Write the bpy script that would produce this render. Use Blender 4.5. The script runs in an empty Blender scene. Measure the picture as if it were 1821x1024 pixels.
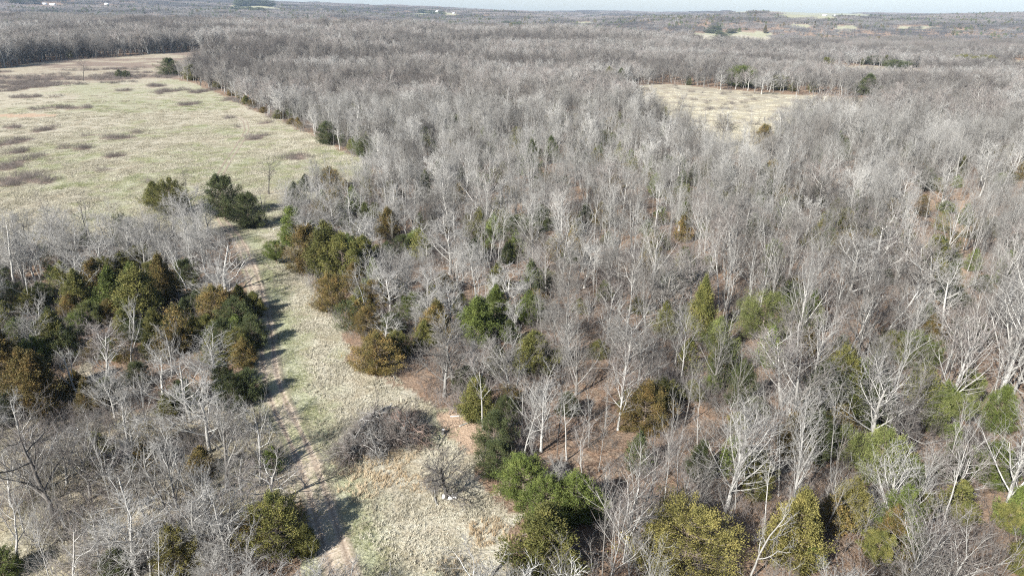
import bpy, math, random
import numpy as np
from mathutils import Vector, Matrix, Euler

# ------------------------------------------------------------------ camera, sky, sun, exposure
PI = math.pi
PITCH, ROLL, FOC, EYE = 22.12, 0.6, 1215.0, 50.0
scene = bpy.context.scene
COL = scene.collection
cam_data = bpy.data.cameras.new('camera')
cam = bpy.data.objects.new('camera', cam_data)
COL.objects.link(cam)
cam_data.sensor_width = 36.0
cam_data.lens = 36.0 * FOC / 1821.0
cam_data.clip_start = 0.5
cam_data.clip_end = 40000
CAM_M = Euler((math.radians(90 - PITCH), 0, 0)).to_matrix() @ Matrix.Rotation(math.radians(ROLL), 3, 'Z')
cam.matrix_world = Matrix.Translation((0, 0, EYE)) @ CAM_M.to_4x4()
scene.camera = cam

SUN_AZ, SUN_EL = 42.0, 34.0            # shadows fall away to the right of the view
world = bpy.data.worlds.new('World')
scene.world = world
world.use_nodes = True
wn = world.node_tree
wn.nodes.clear()
sky = wn.nodes.new('ShaderNodeTexSky')
sky.sky_type = 'NISHITA'
sky.sun_disc = False
sky.sun_elevation = math.radians(SUN_EL)
sky.sun_rotation = math.radians(180 + SUN_AZ)
sky.altitude = 200
sky.air_density = 1.0
sky.dust_density = 0.9
sky.ozone_density = 1.0
bg = wn.nodes.new('ShaderNodeBackground')
bg.inputs[1].default_value = 0.056
wo = wn.nodes.new('ShaderNodeOutputWorld')
wn.links.new(sky.outputs[0], bg.inputs[0])
wn.links.new(bg.outputs[0], wo.inputs[0])

sun_data = bpy.data.lights.new('sun', 'SUN')
sun_data.energy = 5.0
sun_data.angle = math.radians(0.5)
sun_data.color = (1.0, 0.975, 0.93)
sun = bpy.data.objects.new('sun', sun_data)
COL.objects.link(sun)
a, e = math.radians(SUN_AZ), math.radians(SUN_EL)
sdir = Vector((math.sin(a) * math.cos(e), math.cos(a) * math.cos(e), -math.sin(e)))
sun.rotation_euler = sdir.to_track_quat('-Z', 'Y').to_euler()
sun.location = (0, 0, 120)

vs = scene.view_settings
vs.view_transform = 'Standard'
vs.look = 'None'
vs.exposure = 1.42
vs.gamma = 1.0
vs.use_curve_mapping = False
scene.cycles.use_denoising = False
scene.cycles.pixel_filter_type = 'BLACKMAN_HARRIS'
scene.cycles.filter_width = 1.15
scene.cycles.max_bounces = 5
scene.cycles.diffuse_bounces = 1
scene.cycles.transparent_max_bounces = 6
scene.cycles.volume_bounces = 0

rng = np.random.default_rng(7)
random.seed(7)

# ------------------------------------------------------------------ noise and terrain
def _hash(ix, iy, s):
    n = (ix.astype(np.int64) * 374761393 + iy.astype(np.int64) * 668265263 + s * 2147483647) & 0xffffffff
    n = ((n ^ (n >> 13)) * 1274126177) & 0xffffffff
    return ((n ^ (n >> 16)) & 0xffff) / 65535.0

def vnoise(x, y, s=0):
    ix, iy = np.floor(x), np.floor(y)
    fx, fy = x - ix, y - iy
    fx, fy = fx * fx * (3 - 2 * fx), fy * fy * (3 - 2 * fy)
    a_, b_ = _hash(ix, iy, s), _hash(ix + 1, iy, s)
    c_, d_ = _hash(ix, iy + 1, s), _hash(ix + 1, iy + 1, s)
    return (a_ * (1 - fx) + b_ * fx) * (1 - fy) + (c_ * (1 - fx) + d_ * fx) * fy

def fbm(x, y, s=0, o=4):
    v, a_, t = 0.0, 1.0, 0.0
    for k in range(o):
        v = v + a_ * vnoise(x * 2 ** k + 17.3 * k, y * 2 ** k - 9.1 * k, s + k)
        t += a_
        a_ *= 0.5
    return v / t

def sstep(a_, b_, x):
    t = np.clip((x - a_) / (b_ - a_), 0, 1)
    return t * t * (3 - 2 * t)

def seg_dist(x, y, pts):
    d = np.full(np.shape(x), 1e9)
    for (x0, y0), (x1, y1) in zip(pts[:-1], pts[1:]):
        vx, vy = x1 - x0, y1 - y0
        t = np.clip(((x - x0) * vx + (y - y0) * vy) / (vx * vx + vy * vy), 0, 1)
        d = np.minimum(d, np.hypot(x - x0 - t * vx, y - y0 - t * vy))
    return d

RAVINE = [(48, 40), (58, 70), (80, 104), (95, 130), (120, 160), (140, 215), (190, 300)]
HORIZON = [(-0.9, 150), (-0.62, 150), (-0.5, 118), (-0.3, 72), (-0.1, 38), (0.1, 22), (0.25, 20), (0.32, 40), (0.42, 34), (0.48, 30), (0.6, 34), (0.9, 60)]

def terrain(x, y):
    x = np.asarray(x, float)
    y = np.asarray(y, float)
    r = np.hypot(x, y)
    az = np.arctan2(x, np.maximum(y, 1e-6) + 0 * x)
    z = 1.6 * np.sin(x / 41.0 + 0.7) * np.sin(y / 57.0 + 0.4) + 0.8 * np.sin(x / 23.0 + y / 31.0)
    z = z * (1 - 0.7 * sstep(20, 200, -x))
    dr = seg_dist(x, y, RAVINE)
    z = z - 5.0 * np.exp(-(dr / 15.0) ** 2)
    far = sstep(600, 2600, r)
    roll_ = (fbm(x / 850 + 3, y / 600 + 5, 11, 3) - 0.56) * 125
    z = z + far * roll_
    z = z + 24 * np.exp(-((y - 1250 + .25 * x) / 330) ** 2) * sstep(500, 0, x) - 30 * np.exp(-((y - 2100) / 480) ** 2) + 26 * np.exp(-((y - 3000 - .3 * x) / 320) ** 2) * sstep(-400, 300, x)
    z = z - 10 * np.exp(-((y - 850) / 200) ** 2) * sstep(100, 400, x)
    rim = np.interp(az, [h[0] for h in HORIZON], [h[1] for h in HORIZON])
    rim = rim + (fbm(x / 500, y / 500, 21, 3) - 0.5) * 40
    z = z + sstep(2600, 5600, r) * (rim - 0.6 * far * roll_) * (1 - 0.0 * far)
    return z

CM = np.array(CAM_M)
def pray(px, py):
    d = CM @ np.array([(px - 910.5) / FOC, -(py - 512) / FOC, -1.0])
    return d / np.linalg.norm(d)

def ground_at(px, py):
    """the ground point under a point of the picture (used only to read off where things stand)"""
    d = pray(px, py)
    t0, t1 = 20.0, None
    t = 20.0
    while t < 14000:
        p = d * t
        if EYE + p[2] < terrain(p[0], p[1]):
            t1 = t
            break
        t0 = t
        t *= 1.01
    if t1 is None:
        t1 = 12000.0
        t0 = t1
    for _ in range(14):
        m = 0.5 * (t0 + t1)
        p = d * m
        if EYE + p[2] < terrain(p[0], p[1]):
            t1 = m
        else:
            t0 = m
    p = d * t1
    return float(p[0]), float(p[1]), float(terrain(p[0], p[1]))

def project(P):
    P = np.atleast_2d(P)
    q = (P - np.array([0, 0, EYE])) @ CM
    w = np.maximum(-q[:, 2], 1e-3)
    return np.stack([910.5 + FOC * q[:, 0] / w, 512 - FOC * q[:, 1] / w, np.where(-q[:, 2] > 0, w, -1)], 1)

def height_for(p, hp):
    y0 = project([p])[0][1]
    lo, hi = 0.2, 60.0
    for _ in range(24):
        m = 0.5 * (lo + hi)
        if y0 - project([(p[0], p[1], p[2] + m)])[0][1] > hp:
            hi = m
        else:
            lo = m
    return m

def width_for(p, wp):
    return wp * project([p])[0][2] / FOC

def poly(pp):
    return [ground_at(a_, b_)[:2] for a_, b_ in pp]

def inside(x, y, pg):
    c = np.zeros(np.shape(x), bool)
    n = len(pg)
    for i in range(n):
        x0, y0 = pg[i]
        x1, y1 = pg[(i + 1) % n]
        if y0 == y1:
            continue
        m = ((y0 > y) != (y1 > y)) & (x < (x1 - x0) * (y - y0) / (y1 - y0) + x0)
        c ^= m
    return c

MEADOW = poly([(-260, 175), (0, 160), (120, 150), (300, 140), (338, 146), (400, 172), (440, 192), (500, 216), (560, 243), (605, 266), (660, 292),
               (655, 318), (600, 345), (540, 362), (500, 385), (455, 400), (400, 412), (352, 420), (250, 428), (150, 432), (0, 440), (-260, 450)])
ROUGH = poly([(-260, 135), (0, 122), (90, 108), (200, 102), (330, 92), (420, 90), (400, 110), (345, 130), (300, 143), (120, 154), (0, 164), (-260, 180)])
GLADE = poly([(390, 392), (505, 380), (520, 410), (520, 440), (528, 470), (556, 505), (578, 545), (600, 590), (640, 650), (700, 672), (745, 690), (790, 730),
              (860, 752), (868, 785), (858, 840), (885, 880), (940, 905), (925, 960), (905, 1030), (930, 1110), (900, 1220), (620, 1220), (575, 1110), (556, 1024), (552, 950),
              (540, 870), (500, 800), (470, 740), (452, 690), (446, 640), (446, 580), (440, 530), (440, 480), (425, 430)])
SAVANNA = poly([(150, 640), (250, 730), (330, 700), (452, 690), (500, 800), (545, 870), (500, 900), (380, 950), (250, 1060), (0, 1060), (-100, 900), (-50, 760), (60, 720)])
PASTURE = poly([(1095, 158), (1140, 152), (1190, 150), (1300, 160), (1450, 170), (1570, 176), (1590, 188), (1540, 200), (1440, 212), (1390, 235), (1345, 278), (1290, 272), (1240, 250), (1190, 222), (1130, 190)])
FARC = [poly(q) for q in (
    [(1455, 118), (1550, 117), (1640, 123), (1640, 150), (1450, 142)],
    [(1225, 60), (1275, 56), (1300, 58), (1375, 58), (1385, 84), (1230, 84)],
    [(1452, 72), (1475, 71), (1475, 86), (1450, 86)],
    [(1495, 71), (1525, 71), (1525, 88), (1495, 88)],
    [(1290, 20), (1420, 18), (1500, 20), (1560, 27), (1540, 33), (1400, 36), (1300, 30)],
    [(1485, 47), (1525, 47), (1525, 56), (1485, 56)],
    [(405, 13), (500, 11), (500, 20), (400, 22)],
    [(890, 49), (930, 53), (930, 64), (890, 60)],
    [(1235, 70), (1290, 72), (1330, 69), (1360, 74), (1350, 84), (1240, 86)],
    [(1405, 44), (1440, 43), (1445, 49), (1410, 50)],
    [(1180, 66), (1200, 65), (1202, 74), (1180, 76)],
    [(1600, 47), (1680, 48), (1680, 53), (1600, 53)],
    [(730, 22), (800, 22), (815, 27), (735, 28)],
    [(1020, 40), (1050, 39), (1060, 45), (1022, 46)],
    [(560, 17), (620, 18), (620, 22), (560, 22)],
    [(1700, 76), (1740, 75), (1745, 83), (1700, 84)],
    [(1790, 112), (1900, 105), (1900, 130), (1790, 132)])]
BARE_SLOPE = poly([(1600, 330), (1720, 330), (1745, 400), (1720, 470), (1700, 560), (1640, 590), (1610, 520), (1620, 440), (1590, 380)])
WASH = poly([(790, 738), (835, 725), (872, 735), (885, 770), (872, 800), (830, 800), (800, 775)])
TRACK_PX = [(632, 1110), (610, 1024), (598, 985), (580, 930), (564, 875), (545, 820), (522, 770), (500, 728), (486, 690), (477, 645), (474, 600), (467, 560), (458, 525),
            (447, 485), (432, 445), (415, 415), (396, 395), (385, 365), (383, 340), (392, 310), (406, 285), (420, 265), (433, 245), (439, 230), (436, 216), (424, 208)]
TRACK = poly(TRACK_PX)

HOUSES = [(80, 9, 16, 11, 5, .3, 'leftmost of the pale farm buildings at the top left'), (94, 10, 26, 12, 5, -.1, 'longer pale farm building right of the leftmost one at the top left'),
          (190, 9, 18, 11, 5, .2, 'pale farm building alone at the top left, right of the first pair'), (769, 23, 13, 10, 4.5, .2, 'left one of the pale farmhouses on the hill at the top centre'),
          (777, 22, 16, 11, 5, -.2, 'middle one of the pale farmhouses on the hill at the top centre'), (807, 25, 11, 9, 4, .5, 'small pale farmhouse, right of the pair on the hill at the top centre'),
          (1466, 29, 18, 10, 4, .1, 'long low pale farm building on the far hilltop field'), (1484, 29, 11, 8, 4, -.3, 'small pale barn at the right end of the far hilltop field')]
HOUSE_XY = [ground_at(h_[0], h_[1])[:2] for h_ in HOUSES]

def open_mask(x, y):
    """True where no wood grows"""
    w = 3.0
    jx = x + (fbm(x / 9, y / 9, 3, 2) - 0.5) * w
    jy = y + (fbm(x / 9, y / 9, 5, 2) - 0.5) * w
    m = inside(jx, jy, MEADOW) | inside(jx, jy, ROUGH) | inside(jx, jy, GLADE) | inside(jx, jy, PASTURE)
    for q in FARC:
        m |= inside(x, y, q)
    for hx, hy in HOUSE_XY:
        L = math.hypot(hx, hy)
        t = (x * hx + y * hy) / L
        m |= (np.abs(x * hy - y * hx) / L < 50) & (t > L - 330) & (t < L + 60)
    return m

# ------------------------------------------------------------------ materials
def mat(name, rough=0.9):
    m = bpy.data.materials.new(name)
    m.use_nodes = True
    nt = m.node_tree
    b = nt.nodes['Principled BSDF']
    b.inputs['Roughness'].default_value = rough
    b.inputs['Specular IOR Level'].default_value = 0.2
    return m, nt, b

def N(nt, t, **k):
    n = nt.nodes.new(t)
    for a_, v in k.items():
        setattr(n, a_, v)
    return n

def ramp(nt, fac, stops):
    r = N(nt, 'ShaderNodeValToRGB')
    el = r.color_ramp.elements
    while len(el) > 1:
        el.remove(el[-1])
    el[0].position, el[0].color = stops[0][0], (*stops[0][1], 1)
    for p, c in stops[1:]:
        q = el.new(p)
        q.color = (*c, 1)
    nt.links.new(fac, r.inputs[0])
    return r.outputs[0]

def mixc(nt, fac, a_, b_, mode='MIX'):
    m = N(nt, 'ShaderNodeMix', data_type='RGBA', blend_type=mode)
    for s, v in ((m.inputs[0], fac), (m.inputs[6], a_), (m.inputs[7], b_)):
        if hasattr(v, 'links'):
            nt.links.new(v, s)
        elif isinstance(v, tuple):
            s.default_value = (*v, 1)
        else:
            s.default_value = v
    return m.outputs[2]

def noise(nt, scale, detail=3, rough=0.55, vec=None, dist=0.0):
    n = N(nt, 'ShaderNodeTexNoise')
    n.inputs['Scale'].default_value = scale
    n.inputs['Detail'].default_value = detail
    n.inputs['Roughness'].default_value = rough
    n.inputs['Distortion'].default_value = dist
    if vec is not None:
        nt.links.new(vec, n.inputs['Vector'])
    return n.outputs[0]

def math_(nt, op, a_, b_=None, c_=None, clamp=False):
    m = N(nt, 'ShaderNodeMath', operation=op)
    m.use_clamp = clamp
    for s, v in zip(m.inputs, (a_, b_, c_)):
        if v is None:
            continue
        if hasattr(v, 'links'):
            nt.links.new(v, s)
        else:
            s.default_value = v
    return m.outputs[0]

def bark(name, stops, hue=0.0):
    """bark: each tree gets its own shade, with blotches of lichen along it"""
    m, nt, b = mat(name, 0.92)
    oi = N(nt, 'ShaderNodeObjectInfo')
    geo = N(nt, 'ShaderNodeTexCoord')
    base = ramp(nt, oi.outputs['Random'], stops)
    f = noise(nt, 1.7, 3, 0.6, geo.outputs['Object'])
    c = mixc(nt, ramp(nt, f, [(0.35, (0, 0, 0)), (0.7, (1, 1, 1))]), base, (0.38, 0.375, 0.355))
    c2 = mixc(nt, 0.22, base, c)
    nt.links.new(c2, b.inputs['Base Color'])
    return m

BARK_GREY = bark('bark_grey', [(0, (0.09, 0.081, 0.071)), (0.3, (0.17, 0.163, 0.148)), (0.65, (0.25, 0.242, 0.225)), (1, (0.13, 0.116, 0.10))])
BARK_PALE = bark('bark_pale', [(0, (0.235, 0.225, 0.205)), (1, (0.40, 0.388, 0.36))])
BARK_DARK = bark('bark_dark', [(0, (0.045, 0.04, 0.034)), (1, (0.08, 0.07, 0.06))])
BARK_CEDAR = bark('bark_cedar', [(0, (0.11, 0.08, 0.057)), (1, (0.155, 0.115, 0.085))])
TWIG_GREY = bark('twig_grey', [(0, (0.07, 0.063, 0.056)), (0.35, (0.12, 0.108, 0.096)), (0.7, (0.16, 0.148, 0.133)), (1, (0.098, 0.08, 0.066))])
TWIG_PALE = bark('twig_pale', [(0, (0.165, 0.157, 0.145)), (1, (0.26, 0.25, 0.233))])
TWIG_DARK = bark('twig_dark', [(0, (0.05, 0.042, 0.037)), (1, (0.085, 0.073, 0.065))])
TWIG_ROSY = bark('twig_rosy', [(0, (0.13, 0.108, 0.096)), (1, (0.19, 0.163, 0.148))])
BRUSH = bark('brush_twigs', [(0, (0.055, 0.042, 0.035)), (0.5, (0.095, 0.077, 0.067)), (1, (0.14, 0.115, 0.10))])

def foliage(name, a_, b_, c_):
    """evergreen needles: two or three tones mixed in clumps over one crown"""
    m, nt, b = mat(name, 0.75)
    tc = N(nt, 'ShaderNodeTexCoord')
    oi = N(nt, 'ShaderNodeObjectInfo')
    off = N(nt, 'ShaderNodeVectorMath', operation='ADD')
    nt.links.new(tc.outputs['Object'], off.inputs[0])
    nt.links.new(oi.outputs['Random'], off.inputs[1])
    f = noise(nt, 0.9, 3, 0.6, off.outputs[0])
    g = noise(nt, 5.0, 2, 0.6, off.outputs[0])
    k = math_(nt, 'ADD', math_(nt, 'MULTIPLY', f, 0.7), math_(nt, 'MULTIPLY', g, 0.3))
    c = ramp(nt, k, [(0.36, a_), (0.52, b_), (0.66, c_)])
    v = math_(nt, 'ADD', math_(nt, 'MULTIPLY', oi.outputs['Random'], 0.5), 0.75)
    h = N(nt, 'ShaderNodeHueSaturation')
    nt.links.new(v, h.inputs['Value'])
    nt.links.new(c, h.inputs['Color'])
    nt.links.new(h.outputs[0], b.inputs['Base Color'])
    return m

FOL = {
    'green': foliage('foliage_green', (0.055, 0.075, 0.018), (0.10, 0.125, 0.03), (0.16, 0.18, 0.05)),
    'dark': foliage('foliage_dark', (0.035, 0.045, 0.018), (0.065, 0.078, 0.03), (0.11, 0.115, 0.045)),
    'olive': foliage('foliage_olive', (0.06, 0.068, 0.02), (0.12, 0.118, 0.034), (0.19, 0.165, 0.05)),
    'rust': foliage('foliage_rust', (0.065, 0.065, 0.022), (0.14, 0.105, 0.035), (0.22, 0.135, 0.05)),
    'gold': foliage('foliage_gold', (0.09, 0.085, 0.026), (0.155, 0.138, 0.042), (0.22, 0.185, 0.06)),
    'yellow': foliage('foliage_yellow', (0.07, 0.085, 0.025), (0.125, 0.14, 0.045), (0.19, 0.195, 0.07)),
    'leaf': foliage('dead_leaves', (0.14, 0.065, 0.03), (0.22, 0.105, 0.05), (0.30, 0.16, 0.085)),
}

# ------------------------------------------------------------------ mesh helpers
class Soup:
    def __init__(self):
        self.v, self.f, self.m, self.n = [], [], [], 0
    def add(self, v, f, mi=0):
        v = np.asarray(v, float).reshape(-1, 3)
        f = np.asarray(f, int)
        self.v.append(v)
        self.f.append((f + self.n, mi))
        self.n += len(v)
    def mesh(self, name, mats, smooth=False):
        me = bpy.data.meshes.new(name)
        V = np.concatenate(self.v) if self.v else np.zeros((0, 3))
        loops, starts, tot, mi = [], [], [], []
        k = 0
        for f, m_ in self.f:
            if not len(f):
                continue
            s = f.shape[1]
            loops.append(f.ravel())
            starts.append(k + np.arange(len(f)) * s)
            tot.append(np.full(len(f), s))
            mi.append(np.full(len(f), m_))
            k += len(f) * s
        L = np.concatenate(loops)
        me.vertices.add(len(V))
        me.vertices.foreach_set('co', V.ravel())
        me.loops.add(len(L))
        me.loops.foreach_set('vertex_index', L.astype(np.int32))
        S = np.concatenate(starts).astype(np.int32)
        me.polygons.add(len(S))
        me.polygons.foreach_set('loop_start', S)
        me.polygons.foreach_set('material_index', np.concatenate(mi).astype(np.int32))
        me.update(calc_edges=True)
        if smooth:
            me.polygons.foreach_set('use_smooth', np.ones(len(S), bool))
        for m_ in mats:
            me.materials.append(m_)
        return me

def unit(a_):
    return a_ / np.maximum(np.linalg.norm(a_, axis=-1, keepdims=True), 1e-9)

def perp(t):
    ref = np.where(np.abs(t[..., 2:3]) < 0.9, np.array([0, 0, 1.0]), np.array([1.0, 0, 0]))
    u = unit(np.cross(t, ref))
    return u, np.cross(t, u)

def tubes(sp, P, R, sides=3, mi=0, tip=True):
    """P (n,k,3), R (n,k): tapering tubes along n polylines"""
    n, k, _ = P.shape
    if n == 0:
        return
    T = unit(P[:, -1] - P[:, 0])
    u, v = perp(T)
    ang = np.arange(sides) / sides * 2 * PI
    ring = np.cos(ang)[None, :, None] * u[:, None] + np.sin(ang)[None, :, None] * v[:, None]      # n,s,3
    kk = k - 1 if tip else k
    V = P[:, :kk, None] + ring[:, None] * R[:, :kk, None, None]                                   # n,kk,s,3
    V = V.reshape(n, kk * sides, 3)
    if tip:
        V = np.concatenate([V, P[:, -1:]], 1)
    per = V.shape[1]
    base = (np.arange(n) * per)[:, None, None]
    i = np.arange(sides)
    j = (i + 1) % sides
    q = []
    for s in range(kk - 1):
        q.append(np.stack([s * sides + i, s * sides + j, (s + 1) * sides + j, (s + 1) * sides + i], 1))
    nv = sp.n
    sp.v.append(V.reshape(-1, 3))
    sp.n += n * per
    if q:
        q = np.concatenate(q)
        sp.f.append(((q[None] + base).reshape(-1, 4) + nv, mi))
    if tip:
        t = np.stack([(kk - 1) * sides + i, (kk - 1) * sides + j, np.full(sides, kk * sides)], 1)
        sp.f.append(((t[None] + base).reshape(-1, 3) + nv, mi))

def grow(rg, P, R, m, t0, t1, ang, length, k, up, wig, rad=0.6, shape=None, rmin=0.01, azfix=None):
    """m children on each polyline of P: returns P2 (n*m,k,3), R2, parent index"""
    n, K, _ = P.shape
    t = t0 + (t1 - t0) * (np.arange(m)[None] + rg.random((n, m))) / m
    s = t * (K - 1)
    i0 = np.minimum(s.astype(int), K - 2)
    f = (s - i0)[..., None]
    ar = np.arange(n)[:, None]
    p0, p1 = P[ar, i0], P[ar, i0 + 1]
    org = p0 * (1 - f) + p1 * f
    tan = unit(p1 - p0)
    r0 = R[ar, i0] * (1 - f[..., 0]) + R[ar, i0 + 1] * f[..., 0]
    u, v = perp(tan)
    az = (np.arange(m)[None] * 2.4 + rg.random((n, 1)) * 6.28 + rg.normal(0, 0.5, (n, m)))[..., None]
    th = (ang[0] + (ang[1] - ang[0]) * rg.random((n, m)))[..., None]
    d = unit(tan * np.cos(th) + (u * np.cos(az) + v * np.sin(az)) * np.sin(th))
    plen = np.linalg.norm(np.diff(P, axis=1), axis=2).sum(1)[:, None]
    L = plen * length * (0.65 + 0.6 * rg.random((n, m)))
    if shape is not None:
        L = L * shape(t)
    L = L[..., None]
    pts = [org]
    for q in range(k - 1):
        d = unit(d + np.array([0, 0, up]) / (k - 1) * 1.0 + rg.normal(0, wig, d.shape))
        pts.append(pts[-1] + d * L / (k - 1))
    P2 = np.stack(pts, 2).reshape(n * m, k, 3)
    rb = np.maximum(r0 * rad, rmin).reshape(-1)
    R2 = rb[:, None] * np.linspace(1, 0.35, k)[None]
    return P2, R2, np.repeat(np.arange(n), m)

STYLES = {
    # H, trunk radius, clear, limbs, ang, limb len, up, wiggle, subs, twigs, fines
    'forest': dict(H=14, r=.15, clear=.42, limbs=10, ang=(.35, .8), ll=.31, up=.55, wig=.1, sub=6, tw=5, fn=2),
    'slim': dict(H=15, r=.14, clear=.52, limbs=8, ang=(.3, .7), ll=.23, up=.5, wig=.11, sub=5, tw=5, fn=2),
    'vase': dict(H=14, r=.18, clear=.16, limbs=13, ang=(.3, .62), ll=.62, up=.45, wig=.05, sub=7, tw=5, fn=2),
    'dome': dict(H=12, r=.16, clear=.22, limbs=14, ang=(.6, 1.15), ll=.46, up=.8, wig=.07, sub=8, tw=6, fn=3),
    'spread': dict(H=12, r=.22, clear=.2, limbs=11, ang=(.75, 1.3), ll=.6, up=.5, wig=.17, sub=7, tw=5, fn=3),
    'gnarl': dict(H=11, r=.16, clear=.25, limbs=7, ang=(.6, 1.1), ll=.5, up=.5, wig=.26, sub=5, tw=5, fn=3),
    'snag': dict(H=9, r=.2, clear=.3, limbs=6, ang=(.4, 1.0), ll=.42, up=.4, wig=.22, sub=3, tw=2, fn=0),
    'sapling': dict(H=8, r=.06, clear=.2, limbs=9, ang=(.35, .7), ll=.35, up=.5, wig=.08, sub=5, tw=5, fn=0),
}

def make_bare(style, seed, lod=0):
    """returns (trunk soup, [limb soups], crown soup, crown radius, height): trunk / limbs wood, fine twigs"""
    S = STYLES[style]
    rg = np.random.default_rng(seed)
    H = S['H']
    K = 9
    d = np.array([[rg.normal(0, .05), rg.normal(0, .05), 1.0]])
    pts = [np.zeros((1, 3))]
    p = np.array([[0, 0, -0.4]])
    pts = [p]
    topf = 0.92 if style in ('forest', 'slim', 'sapling', 'snag') else 0.72
    for q in range(K - 1):
        d = unit(d + rg.normal(0, S['wig'] * .45, d.shape) * np.array([1, 1, .2]) + np.array([0, 0, .1]))
        pts.append(pts[-1] + d * H * topf / (K - 1))
    P0 = np.stack(pts, 1)
    R0 = S['r'] * np.linspace(1, .22, K)[None] ** 0.9
    R0[:, 0] *= 1.5
    cl = S['clear']
    if style in ('vase', 'dome', 'spread', 'gnarl'):
        shp = lambda t: 1.0 - 0.45 * ((t - cl) / (1 - cl))
    else:
        shp = lambda t: 0.6 + 0.9 * np.sin(PI * np.clip((t - cl) / (1.08 - cl), 0, 1)) ** .7 * 0.9
    thick = 1.0 if lod == 0 else 1.8
    P1, R1, _ = grow(rg, P0, R0, S['limbs'], cl, .99, S['ang'], S['ll'], 6, S['up'], S['wig'], .55, shp, .03)
    P2, R2, i2 = grow(rg, P1, R1, S['sub'], .2, 1, (.4, .95), .5, 4, .25, S['wig'] * 1.1, .55, lambda t: 1.25 - .7 * t, .02)
    P3, R3, i3 = grow(rg, P2, R2, S['tw'], .12, 1, (.35, .9), .5, 3, .18, .12, .6, None, .014 * thick)
    trunk, crown, limbs = Soup(), Soup(), []
    tubes(trunk, P0, R0, 6 if lod == 0 else 4, 0)
    if lod == 0:
        order = np.argsort(-np.linalg.norm(P1[:, -1] - P1[:, 0], axis=1))
        for q in range(len(P1)):
            s = Soup()
            tubes(s, P1[q:q + 1], R1[q:q + 1], 4, 0)
            kk = i2 == q
            tubes(s, P2[kk], R2[kk], 3, 0)
            limbs.append(s)
        tubes(crown, P3, R3, 3, 0)
        if S['fn']:
            P4, R4, _ = grow(rg, P3, R3, S['fn'], .15, 1, (.35, .85), .62, 2, .12, .12, .7, None, .0125)
            tubes(crown, P4, R4, 3, 0)
    else:
        s = Soup()
        tubes(s, P1, R1 * 1.1, 3, 0)
        tubes(s, P2[:, ::3] if P2.shape[1] > 3 else P2, R2[:, ::3] * 1.3, 3, 0)
        limbs.append(s)
        tubes(crown, P3[:, ::2], R3[:, ::2] * 1.35, 3, 0)
    tips = P3.reshape(-1, 3)
    rad = np.percentile(np.hypot(tips[:, 0], tips[:, 1]), 92)
    return trunk, limbs, crown, float(rad), float(np.percentile(tips[:, 2], 99.5))

def join_soups(soups):
    """soups: [(soup, material index)] -> one soup"""
    o = Soup()
    for s, mi in soups:
        for v in s.v:
            o.v.append(v)
        for f, _ in s.f:
            o.f.append((f + o.n, mi))
        o.n += s.n
    return o

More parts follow.
